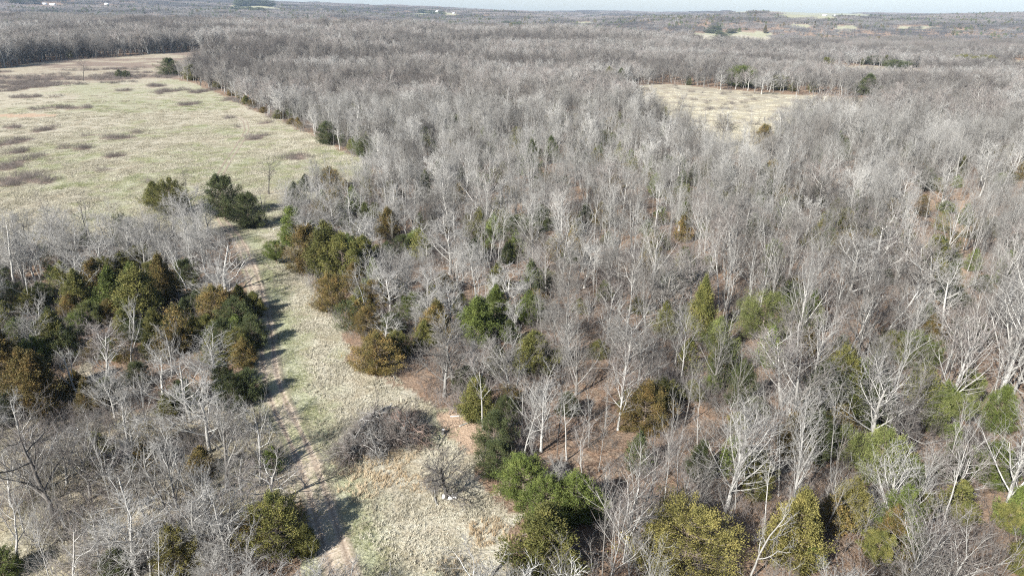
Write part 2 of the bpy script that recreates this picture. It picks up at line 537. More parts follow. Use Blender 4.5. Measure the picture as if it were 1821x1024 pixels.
def make_cedar(seed, shape='cone', faces=23000, fine=1.0):
    """crown of a cedar (unit: height 1, radius about .3): foliage clumps at bough tips, gaps between"""
    rg = np.random.default_rng(seed)
    H, R = 6.0, {'cone': 1.75, 'oval': 2.1, 'column': 1.25, 'broad': 2.7, 'pine': 2.2, 'lone': 2.0}[shape]
    nb = {'cone': 190, 'oval': 200, 'column': 150, 'broad': 240, 'pine': 80, 'lone': 110}[shape]
    h = rg.random(nb) ** (1.25 if shape != 'pine' else .8)
    az = rg.random(nb) * 2 * PI
    prof = {'cone': lambda t: (1 - t) ** .75 * (1 - np.exp(-t * 14 - .5)) * 1.05,
            'oval': lambda t: (1 - t) ** .55 * (1 - np.exp(-t * 7 - .55)) * 1.25,
            'column': lambda t: (1 - t ** 2.2) ** .8 * (1 - np.exp(-t * 12 - .7)),
            'broad': lambda t: np.sqrt(np.clip(1 - (1.55 * t - .5) ** 2 / 1.15, 0, 1)),
            'lone': lambda t: np.sqrt(np.clip(1 - (1.7 * t - .7) ** 2 / 1.1, 0, 1)),
            'pine': lambda t: (1 - t) ** .5 * (.35 + t)}[shape]
    lob = 1 + .16 * np.sin(az * 3 + seed) + .12 * np.sin(az * 5 + seed * 2.3) + .1 * np.sin(h * 19 + az * 2) + rg.normal(0, .2, nb)
    rr = R * prof(h) * lob
    z0 = {'pine': .3, 'lone': .3}.get(shape, .02) * H
    zt = z0 + h * (H - z0)
    tip = np.stack([np.cos(az) * rr, np.sin(az) * rr, zt + .12 * rr], 1)
    root = np.stack([0 * az, 0 * az, np.clip(zt - .55 * rr - .1, .25, H)], 1)
    soup = Soup()
    # boughs (wood)
    mid = root * .45 + tip * .55 - np.array([0, 0, .06])
    bp = np.stack([root, mid, tip], 1)
    wood = Soup()
    tubes(wood, bp, np.tile(np.array([.035, .022, .01]), (nb, 1)), 3)
    # foliage clumps along the outer half of each bough
    per = faces // nb
    t = 1.04 - (rg.random((nb, per)) ** 2.2) * (.7 if shape != 'pine' else .5)
    c = root[:, None] * (1 - t[..., None]) + tip[:, None] * t[..., None]
    spread = (.215 if shape != 'pine' else .2) * (.55 + .45 * rr / R)[:, None, None]
    c = c + rg.normal(0, 1, c.shape) * spread * (1.25 - t[..., None] * .55)
    c[..., 2] += np.abs(rg.normal(0, .3, c.shape[:2])) * (t > .7)
    c[..., 2] = np.maximum(c[..., 2], .12)
    outd = unit(tip - root)[:, None] + np.array([0, 0, .55]) + rg.normal(0, .55, c.shape)
    outd = unit(outd)
    side = unit(np.cross(outd, rg.normal(0, 1, c.shape)))
    ln = (.045 + .08 * rg.random((nb, per, 1))) * fine
    wd = ln * (.36 + .2 * rg.random((nb, per, 1)))
    a_ = c - side * wd
    b_ = c + side * wd
    d_ = c + outd * ln * 1.6
    # each spray is two leaf-like faces meeting along a ridge
    nrm = np.cross(side, outd)
    e_ = c + outd * ln * .5 + nrm * wd * .9
    V = np.stack([a_, e_, d_, b_], 2).reshape(-1, 3)
    q = np.arange(nb * per)[:, None] * 4
    soup.add(V, np.concatenate([q + np.array([[0, 1, 2]]), q + np.array([[1, 3, 2]])]), 0)
    trunk = Soup()
    tp = np.array([[[0, 0, -.3], [0.02, 0, 1.0], [.05, .03, 2.6], [0, .05, 4.2], [0, 0, H * .97]]], float)
    tubes(trunk, tp, np.array([[.15, .12, .09, .05, .01]]), 6)
    return trunk, wood, soup, R, H

# ------------------------------------------------------------------ ground
def zones(x, y):
    """material weights on the ground: meadow green, dry grass, leaf litter is the rest; red earth"""
    jx = x + (fbm(x / 6, y / 6, 33, 3) - 0.5) * 5
    jy = y + (fbm(x / 6, y / 6, 35, 3) - 0.5) * 5
    mea = inside(jx, jy, MEADOW).astype(float)
    rou = inside(jx, jy, ROUGH).astype(float) * (1 - mea)
    gla = inside(jx, jy, GLADE).astype(float)
    sav = inside(jx, jy, SAVANNA).astype(float) * (1 - gla)
    pas = inside(jx, jy, PASTURE).astype(float)
    far = np.zeros_like(mea)
    for q in FARC:
        far = np.maximum(far, inside(x, y, q))
    grass = np.clip(mea + gla + pas + far + .75 * sav + .8 * rou, 0, 1)
    dt = seg_dist(x, y, TRACK)
    g = fbm(x / 34, y / 34, 41, 3)
    g2 = fbm(x / 8, y / 8, 43, 3)
    green = mea * sstep(.44, .64, .65 * g + .35 * g2) * .6
    green = np.maximum(green, gla * np.maximum(np.exp(-((dt - 3.2) / 2.2) ** 2) * .8, sstep(.55, .7, g2) * .6))
    gl_top = sstep(150, 190, y) * gla
    green = np.maximum(green, gl_top * .3)
    green = np.maximum(green, .35 * sav * sstep(.4, .6, g2))
    fh = (far > 0) & (y > 2500)
    green = np.where(fh, .6, green)
    rust = rou * sstep(.42, .58, fbm(x / 30, y / 12, 51, 3)) * .9
    # low dark blackberry and weed patches of the meadow
    pt = fbm(x / 9 + 40, y / 8, 61, 3)
    rust = np.maximum(rust, pas * (.0 + .45 * sstep(.5, .7, fbm(x / 12, y / 9, 68, 3))))
    rust = np.maximum(rust, weed_patches(x, y, g2))
    rust = np.maximum(rust, .0 * mea * sstep(.69, .73, pt + .10 * sstep(60, 140, -x) * sstep(.3, .6, fbm(x / 60, y / 60, 66, 2))) * .85)
    earth = inside(jx, jy, WASH).astype(float)
    earth = np.maximum(earth, .75 * inside(jx, jy, BARE_SLOPE) * sstep(.3, .5, g2))
    sx, sy = SCAR
    earth = np.maximum(earth, 1.0 * (np.hypot((x - sx) / 17, (y - sy) / 5.5) + .5 * (g2 - .5) < 1))
    return green, grass, rust, earth

SCAR = ground_at(42, 206)[:2]
WEEDS = []
for px_, py_, w_, h_ in ((15, 228, 18, 3), (27, 253, 18, 6), (28, 273, 22, 6), (13, 294, 26, 8), (76, 231, 14, 4), (103, 266, 12, 6), (143, 266, 12, 5), (156, 241, 24, 4), (212, 244, 22, 5), (201, 277, 24, 4),
                         (73, 288, 10, 3), (116, 192, 45, 2.5), (50, 173, 35, 2), (213, 162, 20, 1.5), (277, 153, 20, 2), (305, 163, 20, 3), (359, 163, 15, 2.5), (402, 179, 10, 3), (407, 232, 15, 5),
                         (472, 218, 12, 4), (458, 244, 14, 5), (410, 210, 5, 3), (531, 279, 18, 5), (339, 186, 16, 2), (20, 151, 30, 8), (50, 157, 20, 4), (190, 300, 14, 4), (60, 320, 40, 8), (250, 330, 30, 6)):
    g0, g1, g2_ = ground_at(px_, py_), ground_at(px_ + w_, py_), ground_at(px_, py_ - h_)
    WEEDS.append((g0[0], g0[1], math.hypot(g1[0] - g0[0], g1[1] - g0[1]), math.hypot(g2_[0] - g0[0], g2_[1] - g0[1])))

def weed_patches(x, y, g2):
    m = np.zeros(np.shape(x))
    for wx, wy, rx, ry in WEEDS:
        k = np.hypot((x - wx) / rx / .95, (y - wy) / ry / .95) + 3.6 * (fbm(x / 7, y / 7, 171, 4) - .5)
        m = np.maximum(m, sstep(1.0, .6, k))
    return m * .95

def build_ground():
    rad = np.concatenate([np.linspace(0.5, 24, 8)[:-1], np.geomspace(24, 12500, 520)])
    inner = np.radians(np.linspace(-46, 46, 460))
    outer = np.radians(np.linspace(46, 314, 70)[1:-1])
    az = np.concatenate([inner, outer])
    nr, na = len(rad), len(az)
    Rg, Ag = np.meshgrid(rad, az, indexing='ij')
    X, Y = Rg * np.sin(Ag), Rg * np.cos(Ag)
    Z = terrain(X, Y)
    V = np.stack([X, Y, Z], -1).reshape(-1, 3)
    i, j = np.meshgrid(np.arange(nr - 1), np.arange(na), indexing='ij')
    j2 = (j + 1) % na
    F = np.stack([i * na + j, (i + 1) * na + j, (i + 1) * na + j2, i * na + j2], -1).reshape(-1, 4)
    c0 = len(V)
    V = np.concatenate([V, [[0, 0, float(terrain(0, 0))]]])
    jj = np.arange(na)
    tri = np.stack([np.full(na, c0), jj, (jj + 1) % na], 1)
    s = Soup()
    s.v.append(V)
    s.n = len(V)
    s.f += [(F[:, ::-1] if False else F, 0), (tri, 0)]
    me = s.mesh('ground', [], True)
    x, y = V[:, 0], V[:, 1]
    for nm, arr in zip(('green', 'grass', 'rust', 'earth'), zones(x, y)):
        at = me.attributes.new(nm, 'FLOAT', 'POINT')
        at.data.foreach_set('value', np.asarray(arr, np.float32))
    o = bpy.data.objects.new('ground', me)
    COL.objects.link(o)
    o['kind'] = 'structure'
    m, nt, b = mat('ground_cover', 0.95)
    tc = N(nt, 'ShaderNodeTexCoord')
    P = tc.outputs['Object']
    A = {}
    for nm in ('green', 'grass', 'rust', 'earth'):
        q = N(nt, 'ShaderNodeAttribute', attribute_name=nm)
        A[nm] = q.outputs['Fac']
    fine = noise(nt, 3.2, 4, .7, P)
    midn = noise(nt, .55, 4, .65, P, .6)
    big = noise(nt, .06, 4, .6, P)
    leaf = ramp(nt, fine, [(.3, (.055, .039, .027)), (.5, (.18, .137, .10)), (.7, (.32, .253, .19))])
    leaf = mixc(nt, ramp(nt, midn, [(.35, (0, 0, 0)), (.65, (1, 1, 1))]), leaf, mixc(nt, 1.0, leaf, (.95, .78, .68), 'MULTIPLY'))
    leaf = mixc(nt, ramp(nt, big, [(.45, (0, 0, 0)), (.62, (.6, .6, .6))]), leaf, (.235, .165, .115))
    dry = ramp(nt, fine, [(.32, (.20, .175, .115)), (.5, (.35, .325, .252)), (.68, (.47, .442, .358))])
    dry = mixc(nt, ramp(nt, midn, [(.42, (0, 0, 0)), (.62, (.6, .6, .6))]), dry, (.27, .23, .17))
    grn = ramp(nt, fine, [(.3, (.13, .145, .075)), (.5, (.225, .24, .135)), (.7, (.33, .34, .215))])
    mm = math_(nt, 'MULTIPLY', A['green'], ramp(nt, midn, [(.3, (.55, .55, .55)), (.6, (1, 1, 1))]))
    gr = mixc(nt, mm, dry, grn)
    blot = noise(nt, .16, 4, .7, P, .8)
    gr = mixc(nt, ramp(nt, blot, [(.46, (0, 0, 0)), (.60, (.65, .65, .65))]), gr, mixc(nt, 1.0, gr, (.72, .66, .58), 'MULTIPLY'))
    c = mixc(nt, A['grass'], leaf, gr)
    c = mixc(nt, A['rust'], c, ramp(nt, fine, [(.3, (.10, .075, .06)), (.7, (.25, .19, .15))]))
    c = mixc(nt, A['earth'], c, ramp(nt, fine, [(.3, (.235, .16, .105)), (.7, (.43, .325, .235))]))
    nt.links.new(c, b.inputs['Base Color'])
    bp = N(nt, 'ShaderNodeBump')
    bp.inputs['Strength'].default_value = 1.0
    bp.inputs['Distance'].default_value = 0.35
    nt.links.new(math_(nt, 'ADD', math_(nt, 'MULTIPLY', fine, .6), midn), bp.inputs['Height'])
    nt.links.new(bp.outputs[0], b.inputs['Normal'])
    me.materials.append(m)
    return o

build_ground()

# the two-rut track, a ribbon 4 cm proud of the grass with ragged, see-through edges
def smooth_line(pts, step):
    P = np.array(pts, float)
    d = np.concatenate([[0], np.cumsum(np.hypot(*np.diff(P, axis=0).T))])
    t = np.arange(0, d[-1], step)
    q = np.stack([np.interp(t, d, P[:, 0]), np.interp(t, d, P[:, 1])], 1)
    for _ in range(12):
        q[1:-1] = .25 * q[:-2] + .5 * q[1:-1] + .25 * q[2:]
    return q, t

def build_track():
    q, t = smooth_line(TRACK, .8)
    tan = unit(np.gradient(q, axis=0))
    nrm = np.stack([tan[:, 1], -tan[:, 0]], 1)
    w, K = 1.9, 14
    u = np.linspace(-1, 1, K)
    X = q[:, None, 0] + nrm[:, None, 0] * u[None] * w
    Y = q[:, None, 1] + nrm[:, None, 1] * u[None] * w
    rut = np.exp(-((np.abs(u) - .45) / .13) ** 2)
    Z = terrain(X, Y) + .075 - .055 * rut[None]
    V = np.stack([X, Y, Z], -1).reshape(-1, 3)
    i, j = np.meshgrid(np.arange(len(q) - 1), np.arange(K - 1), indexing='ij')
    F = np.stack([i * K + j, i * K + j + 1, (i + 1) * K + j + 1, (i + 1) * K + j], -1).reshape(-1, 4)
    s = Soup()
    s.add(V, F)
    me = s.mesh('dirt_track', [], True)
    for nm, arr in (('across', np.tile(u, len(q))), ('along', np.repeat(t, K))):
        at = me.attributes.new(nm, 'FLOAT', 'POINT')
        at.data.foreach_set('value', arr.astype(np.float32))
    o = bpy.data.objects.new('dirt_track', me)
    COL.objects.link(o)
    o['kind'] = 'structure'
    m, nt, b = mat('rutted_earth', 0.95)
    tc = N(nt, 'ShaderNodeTexCoord')
    P = tc.outputs['Object']
    ac = N(nt, 'ShaderNodeAttribute', attribute_name='across').outputs['Fac']
    al = N(nt, 'ShaderNodeAttribute', attribute_name='along').outputs['Fac']
    fine = noise(nt, 3.5, 4, .7, P)
    mid = noise(nt, .6, 3, .6, P)
    au = math_(nt, 'ABSOLUTE', ac)
    rutw = math_(nt, 'SUBTRACT', 1.0, math_(nt, 'MULTIPLY', math_(nt, 'ABSOLUTE', math_(nt, 'SUBTRACT', au, .45)), 4.2), clamp=True)
    wob = math_(nt, 'MULTIPLY', math_(nt, 'SUBTRACT', fine, .5), 1.6)
    soil = ramp(nt, fine, [(.3, (.19, .145, .105)), (.5, (.34, .28, .215)), (.7, (.48, .41, .33))])
    gr = ramp(nt, fine, [(.3, (.17, .17, .09)), (.7, (.38, .36, .22))])
    worn = math_(nt, 'MULTIPLY', math_(nt, 'SUBTRACT', noise(nt, .13, 2, .5, P), .30, clamp=True), 3.4)
    k = math_(nt, 'ADD', math_(nt, 'ADD', math_(nt, 'MULTIPLY', rutw, 1.2), worn), wob, clamp=True)
    c = mixc(nt, k, gr, soil)
    c = mixc(nt, math_(nt, 'MULTIPLY', math_(nt, 'SUBTRACT', rutw, .25, clamp=True), math_(nt, 'MULTIPLY', mid, 1.5), clamp=True), c, (.13, .095, .068))
    nt.links.new(c, b.inputs['Base Color'])
    # fades into two thin wheel lines once it reaches the meadow
    fade = N(nt, 'ShaderNodeMapRange')
    nt.links.new(al, fade.inputs[0])
    fade.inputs[1].default_value, fade.inputs[2].default_value = 75, 150
    fade.inputs[3].default_value, fade.inputs[4].default_value = 1.2, .22
    edge = math_(nt, 'MULTIPLY', math_(nt, 'SUBTRACT', .98, au), 3.0, clamp=True)
    al_ = math_(nt, 'ADD', math_(nt, 'MULTIPLY', rutw, .9), math_(nt, 'ADD', fade.outputs[0], wob))
    al_ = math_(nt, 'MULTIPLY', math_(nt, 'MULTIPLY', math_(nt, 'SUBTRACT', al_, .35, clamp=True), 1.6, clamp=True), edge, clamp=True)
    nt.links.new(al_, b.inputs['Alpha'])
    me.materials.append(m)
build_track()

# ------------------------------------------------------------------ scattering as one object of kind stuff
def proto_obj(name, me):
    return bpy.data.objects.new(name, me)

def scatter(name, protos, pts, rz, scl, idx, tilt=None):
    pc = bpy.data.collections.new(name + ' forms')
    for k, p in enumerate(protos):
        p.name = '%s_form_%02d' % (name, k)
        pc.objects.link(p)
    me = bpy.data.meshes.new(name)
    n = len(pts)
    me.vertices.add(n)
    me.vertices.foreach_set('co', np.asarray(pts, np.float32).ravel())
    rot = np.zeros((n, 3), np.float32)
    rot[:, 2] = rz
    if tilt is not None:
        rot[:, :2] = tilt
    a1 = me.attributes.new('turn', 'FLOAT_VECTOR', 'POINT')
    a1.data.foreach_set('vector', rot.ravel())
    a2 = me.attributes.new('size', 'FLOAT_VECTOR', 'POINT')
    a2.data.foreach_set('vector', np.asarray(scl, np.float32).ravel())
    a3 = me.attributes.new('form', 'INT', 'POINT')
    a3.data.foreach_set('value', np.asarray(idx, np.int32))
    o = bpy.data.objects.new(name, me)
    COL.objects.link(o)
    o['kind'] = 'stuff'
    ng = bpy.data.node_groups.new(name, 'GeometryNodeTree')
    ng.interface.new_socket('Geometry', in_out='INPUT', socket_type='NodeSocketGeometry')
    ng.interface.new_socket('Geometry', in_out='OUTPUT', socket_type='NodeSocketGeometry')
    gi, go = ng.nodes.new('NodeGroupInput'), ng.nodes.new('NodeGroupOutput')
    iop = ng.nodes.new('GeometryNodeInstanceOnPoints')
    ci = ng.nodes.new('GeometryNodeCollectionInfo')
    ci.inputs['Collection'].default_value = pc
    ci.inputs['Separate Children'].default_value = True
    ci.inputs['Reset Children'].default_value = True
    iop.inputs['Pick Instance'].default_value = True
    def attr(nm, t):
        q = ng.nodes.new('GeometryNodeInputNamedAttribute')
        q.data_type = t
        q.inputs['Name'].default_value = nm
        return q.outputs[0]
    L = ng.links.new
    L(gi.outputs[0], iop.inputs['Points'])
    L(ci.outputs[0], iop.inputs['Instance'])
    L(attr('form', 'INT'), iop.inputs['Instance Index'])
    e2r = ng.nodes.new('FunctionNodeEulerToRotation')
    L(attr('turn', 'FLOAT_VECTOR'), e2r.inputs[0])
    L(e2r.outputs[0], iop.inputs['Rotation'])
    L(attr('size', 'FLOAT_VECTOR'), iop.inputs['Scale'])
    L(iop.outputs[0], go.inputs[0])
    md = o.modifiers.new('scatter', 'NODES')
    md.node_group = ng
    return o

# ------------------------------------------------------------------ the evergreens, read off the photograph
# centre x, base y, width, height in picture units; tone; form
CEDARS = """278 368 36 38 o c;309 384 46 58 o o;399 388 54 66 d o;446 407 46 55 d o;526 366 26 36 d c;545 341 24 26 d c;587 338 34 36 r o;524 440 34 64 g l
493 472 26 36 g t;548 490 52 76 r o;585 500 48 92 o l;592 558 46 62 r o;612 507 54 78 o o;648 470 40 42 o c;665 555 44 46 r o
120 525 36 50 o c;147 556 46 64 o c;178 530 42 60 r l;207 556 48 70 g c;258 577 52 92 o l;297 548 46 82 r c;221 490 38 34 o c;256 478 42 36 o o;200 576 36 36 r c
162 586 42 40 y o;108 640 56 72 o c;70 656 46 46 g o;120 642 48 52 d o;15 682 60 86 r c;62 722 62 84 r c;392 586 56 66 r o;422 592 48 52 d o;323 630 36 42 r c
272 640 26 40 o l;25 552 44 42 d o;80 548 38 38 d o;330 512 40 42 d o;5 512 34 34 d o;85 744 72 96 r c;166 742 36 60 r c;416 730 48 52 d o;300 746 30 36 o c
500 996 78 92 o o;452 622 42 48 d o;446 716 46 48 d o;455 565 34 38 o c;438 655 38 44 r c;425 640 40 46 o o;400 700 40 44 d o;448 600 32 36 d c;380 650 36 44 o c;322 1034 58 78 w o;12 1034 48 44 g o;215 1032 46 42 d o;548 992 30 46 o l;460 988 58 62 r o
849 752 42 68 o l;878 815 52 66 d o;884 855 52 56 d o;930 899 70 66 g o;970 938 62 70 g o;1022 936 76 74 g c;966 1040 112 104 o c;672 668 62 62 r o
708 640 40 42 o o;742 450 36 34 g o;715 452 32 28 d o;778 612 52 64 r c;756 622 38 42 o c;850 614 70 68 g c;882 580 46 60 g c;940 580 34 52 g l;948 664 70 58 o c
966 516 44 26 y b;962 412 38 40 d c;922 433 50 40 d b;1073 537 24 32 y c;790 520 36 28 r c;692 428 36 50 r c;666 396 24 30 o l;846 466 32 36 d c;735 570 40 40 g o;885 672 40 46 o c
1443 449 34 40 o c;1352 606 72 70 y b;1406 533 26 28 g c;1643 580 22 34 g l;1622 660 52 56 g b;1585 641 44 40 o b;1681 378 24 16 g o;1372 326 34 36 r o;1665 463 34 36 d c;1695 548 40 24 d b
1432 613 26 22 o o;1360 416 22 22 o c;1143 776 66 76 r o;1174 726 44 44 o o;1240 861 30 66 d l;1556 862 66 82 y o;1504 942 44 76 w l;1405 1018 84 118 w c;1712 736 48 60 y p
1700 766 50 50 y p;1656 771 30 62 y l;1650 713 32 32 g c;1210 1044 132 98 w b;1632 946 36 56 o p;1702 949 42 42 o p;1780 961 46 50 o p;1550 1024 58 60 o p;1812 1024 36 56 o l;1228 713 32 30 o c;1440 1024 40 36 g p
303 135 28 28 d o;213 138 11 12 d o;225 138 11 11 d o;342 144 20 26 o o;386 158 14 12 o o;412 171 12 10 r o;438 186 14 14 o c;449 191 12 12 r o;470 202 12 10 r o;495 212 17 14 o o;520 222 14 10 r o;538 214 14 26 o l
585 258 36 36 d o;653 284 32 36 d o;663 151 14 20 g c;854 101 14 13 o c;925 119 16 14 r c;1028 138 15 16 o c;1050 141 17 18 o c;1082 154 24 30 o c;1103 154 22 28 d c;979 291 24 42 d c;1032 302 26 40 d c
909 224 18 24 o c;796 231 30 26 d b;780 328 22 36 d c;830 236 16 20 d c;1319 156 42 34 g b;1541 171 34 34 d c;1384 161 24 24 o b;1468 118 16 14 o o;1575 118 18 17 o o;1551 116 28 15 d b;1592 123 30 14 d b
1712 122 30 22 o b;1745 121 34 20 o b;1690 119 14 16 d c;1665 119 20 14 d o;1616 121 22 12 d o;1377 326 26 26 r o;1355 267 26 40 r o;1438 231 28 32 o o;1206 300 20 20 o o;1180 305 26 24 g b;1120 262 24 22 o o
1062 640 26 28 o o;1190 520 24 24 d c;1250 610 22 22 g b;1080 440 22 24 o c;1222 248 18 16 o o;1135 560 26 26 o o;1490 690 26 28 g o;1310 770 26 30 o o;1010 470 26 24 g o;1575 505 20 22 d c
1030 560 22 24 o c;640 420 22 26 o c;540 185 10 10 d c;1090 258 16 18 o o;1150 420 22 24 d c;1118 735 28 36 d o;1010 742 30 36 d o;905 612 28 36 d c;1262 700 26 26 g o;1342 745 30 30 d b;1690 470 22 20 d o;1745 520 26 26 d o;1720 610 40 36 d b
205 640 34 30 d o;356 566 34 40 d o;375 548 30 36 r o;242 610 36 34 d o;172 640 32 30 r c;300 600 32 32 d o;38 610 36 36 g o;140 595 32 32 g o;350 610 36 36 o o;330 730 40 44 d o;250 690 34 38 d o;140 700 30 34 r c;8 760 44 50 d o
225 600 36 40 o c;280 605 38 46 o c;335 585 38 44 d c;370 610 38 40 o o;400 620 40 44 d o;430 560 34 44 o c;310 540 34 40 o c;190 500 36 36 o o;160 512 34 38 d c;240 520 36 44 g c;275 515 34 42 o o;352 545 32 38 o c;60 560 36 38 o o;95 590 36 36 d c;130 568 34 38 r c;20 590 40 44 o c;45 640 36 40 d c;620 470 36 46 g o;632 520 36 44 r c;655 600 40 44 r o;560 440 30 40 d c;640 560 34 40 o c;700 600 34 38 d o;820 560 30 34 o c;830 700 36 40 d o;900 760 36 46 d o;690 470 30 34 d c;1262 60 14 7 d b;1278 62 10 7 d b;1300 60 14 7 d b;1285 74 24 14 d b;1270 57 18 6 d b;1360 60 6 14 r c;1082 78 26 14 d b;1074 76 12 10 d c;1520 72 8 6 d c;1512 74 8 7 d c;900 47 14 8 d b;918 49 14 8 d b
420 22 20 5 d b;440 23 20 5 d b;460 24 20 5 d b;430 12 22 6 d b;455 11 24 7 d b;478 12 20 6 d b;60 8 14 9 d b;30 8 18 8 d b;750 24 12 5 d b;768 26 14 5 d b;785 27 12 6 d b""".replace('\n', ';').split(';')
TONE = {'g': 'green', 'o': 'olive', 'd': 'dark', 'r': 'rust', 'y': 'yellow', 'w': 'gold'}
FORM = {'t': 'lone', 'c': 'cone', 'o': 'oval', 'l': 'column', 'b': 'broad', 'p': 'pine'}
cedar_forms = {}
for k, sh in enumerate(('cone', 'oval', 'column', 'broad', 'pine', 'lone')):
    for v in range(2):
        tr, wd, fo, R, H = make_cedar(100 + k * 10 + v, sh, 38000 if sh == 'broad' else 26000, .78 if sh == 'broad' else .9)
        cedar_forms[(sh, v)] = (tr.mesh('trunk', [BARK_CEDAR]), join_soups([(wd, 0), (fo, 1)]).mesh('crown', [BARK_CEDAR, FOL['olive']]), R, H)
small_forms = []
for v, sh in enumerate(('cone', 'oval', 'broad')):
    tr, wd, fo, R, H = make_cedar(300 + v, sh, 3600, 1.7)
    small_forms.append((join_soups([(tr, 0), (fo, 1)]), R, H))

THINGS = []     # (root, category, base point, picture box, words)

def empty(name, loc, rz=0.0, scl=(1, 1, 1)):
    o = bpy.data.objects.new(name, None)
    COL.objects.link(o)
    o.location = loc
    o.rotation_euler = (0, 0, rz)
    o.scale = scl
    o.empty_display_size = .5
    return o

def child(name, me, parent):
    o = bpy.data.objects.new(name, me)
    COL.objects.link(o)
    o.parent = parent
    return o

SHADE = {'green': 'green', 'olive': 'olive green', 'dark': 'dark green', 'rust': 'rust tinged', 'yellow': 'yellow green', 'gold': 'golden olive'}
SHAPE = {'cone': 'pointed', 'oval': 'rounded', 'column': 'narrow', 'broad': 'broad low', 'pine': 'loose open', 'lone': 'lollipop-shaped'}
cedar_xy = []
# small cedars dotted through the wood, besides those read off one by one
_rc = np.random.default_rng(55)
while len(CEDARS) < 296:
    cx, by = _rc.uniform(600, 1815), 200 + 800 * _rc.random() ** 1.25
    gx, gy, gz = ground_at(cx, by)
    if open_mask(np.array([gx]), np.array([gy]))[0] or fbm(np.array([gx / 30]), np.array([gy / 30]), 97, 2)[0] < .47:
        continue
    w = FOC / math.hypot(gx, gy, EYE) * _rc.uniform(2.4, 4.6)
    CEDARS.append('%.1f %.1f %.1f %.1f %s %s' % (cx, by, w, w * _rc.uniform(1.2, 2.3), 'ddooggry'[_rc.integers(8)], 'ccool'[_rc.integers(5)]))
for row in CEDARS:
    cx, by, w, h, t, f = row.split()
    cx, by, w, h = float(cx), float(by), float(w), float(h)
    # the lowest branches hide the stem foot a little: the base stands at the crown's lower edge
    p = ground_at(cx, by)
    W, Hh = width_for(p, w), height_for(p, h)
    Hh = max(Hh, .45 * W)
    # behind the crown's near edge
    dx, dy = p[0], p[1]
    L = math.hypot(dx, dy)
    p = (p[0] + dx / L * W * .3, p[1] + dy / L * W * .3)
    p = (p[0], p[1], float(terrain(*p)))
    if any(math.hypot(p[0] - q[0], p[1] - q[1]) < .4 for q in cedar_xy):
        continue
    cedar_xy.append((p[0], p[1], W / 2))
    sh = FORM[f]
    tr, cr, R, H = cedar_forms[(sh, random.randint(0, 1))]
    name = 'pine_tree' if sh == 'pine' else 'cedar_tree'
    o = empty(name, p, random.random() * 6.28, (W / 2 / R * 1.22, W / 2 / R * 1.22, Hh / H * 1.03))
    child('trunk', tr, o)
    c = child('crown', cr, o)
    c.material_slots[1].link = 'OBJECT'
    c.material_slots[1].material = FOL[TONE[t]]
    THINGS.append((o, 'pine' if sh == 'pine' else 'cedar', p, (cx, by - h * .5, w, h), (SHADE[TONE[t]], SHAPE[sh], '')))

# ------------------------------------------------------------------ bare trees
TREE_FORMS = {}
def tree_form(style, v):
    if (style, v) not in TREE_FORMS:
        tr, li, cr, R, H = make_bare(style, 1000 + 31 * list(STYLES).index(style) + v)
        TREE_FORMS[(style, v)] = dict(trunk=tr.mesh('trunk', [BARK_GREY]), limbs=[s.mesh('limb', [BARK_GREY]) for s in li],
                                      crown=cr.mesh('crown', [TWIG_GREY]), R=R, H=H, soups=(tr, li, cr))
    return TREE_FORMS[(style, v)]
NV = {'forest': 6, 'slim': 5, 'vase': 4, 'dome': 3, 'spread': 2, 'gnarl': 4, 'snag': 2, 'sapling': 3}
for st in STYLES:
    for v in range(NV[st]):
        tree_form(st, v)

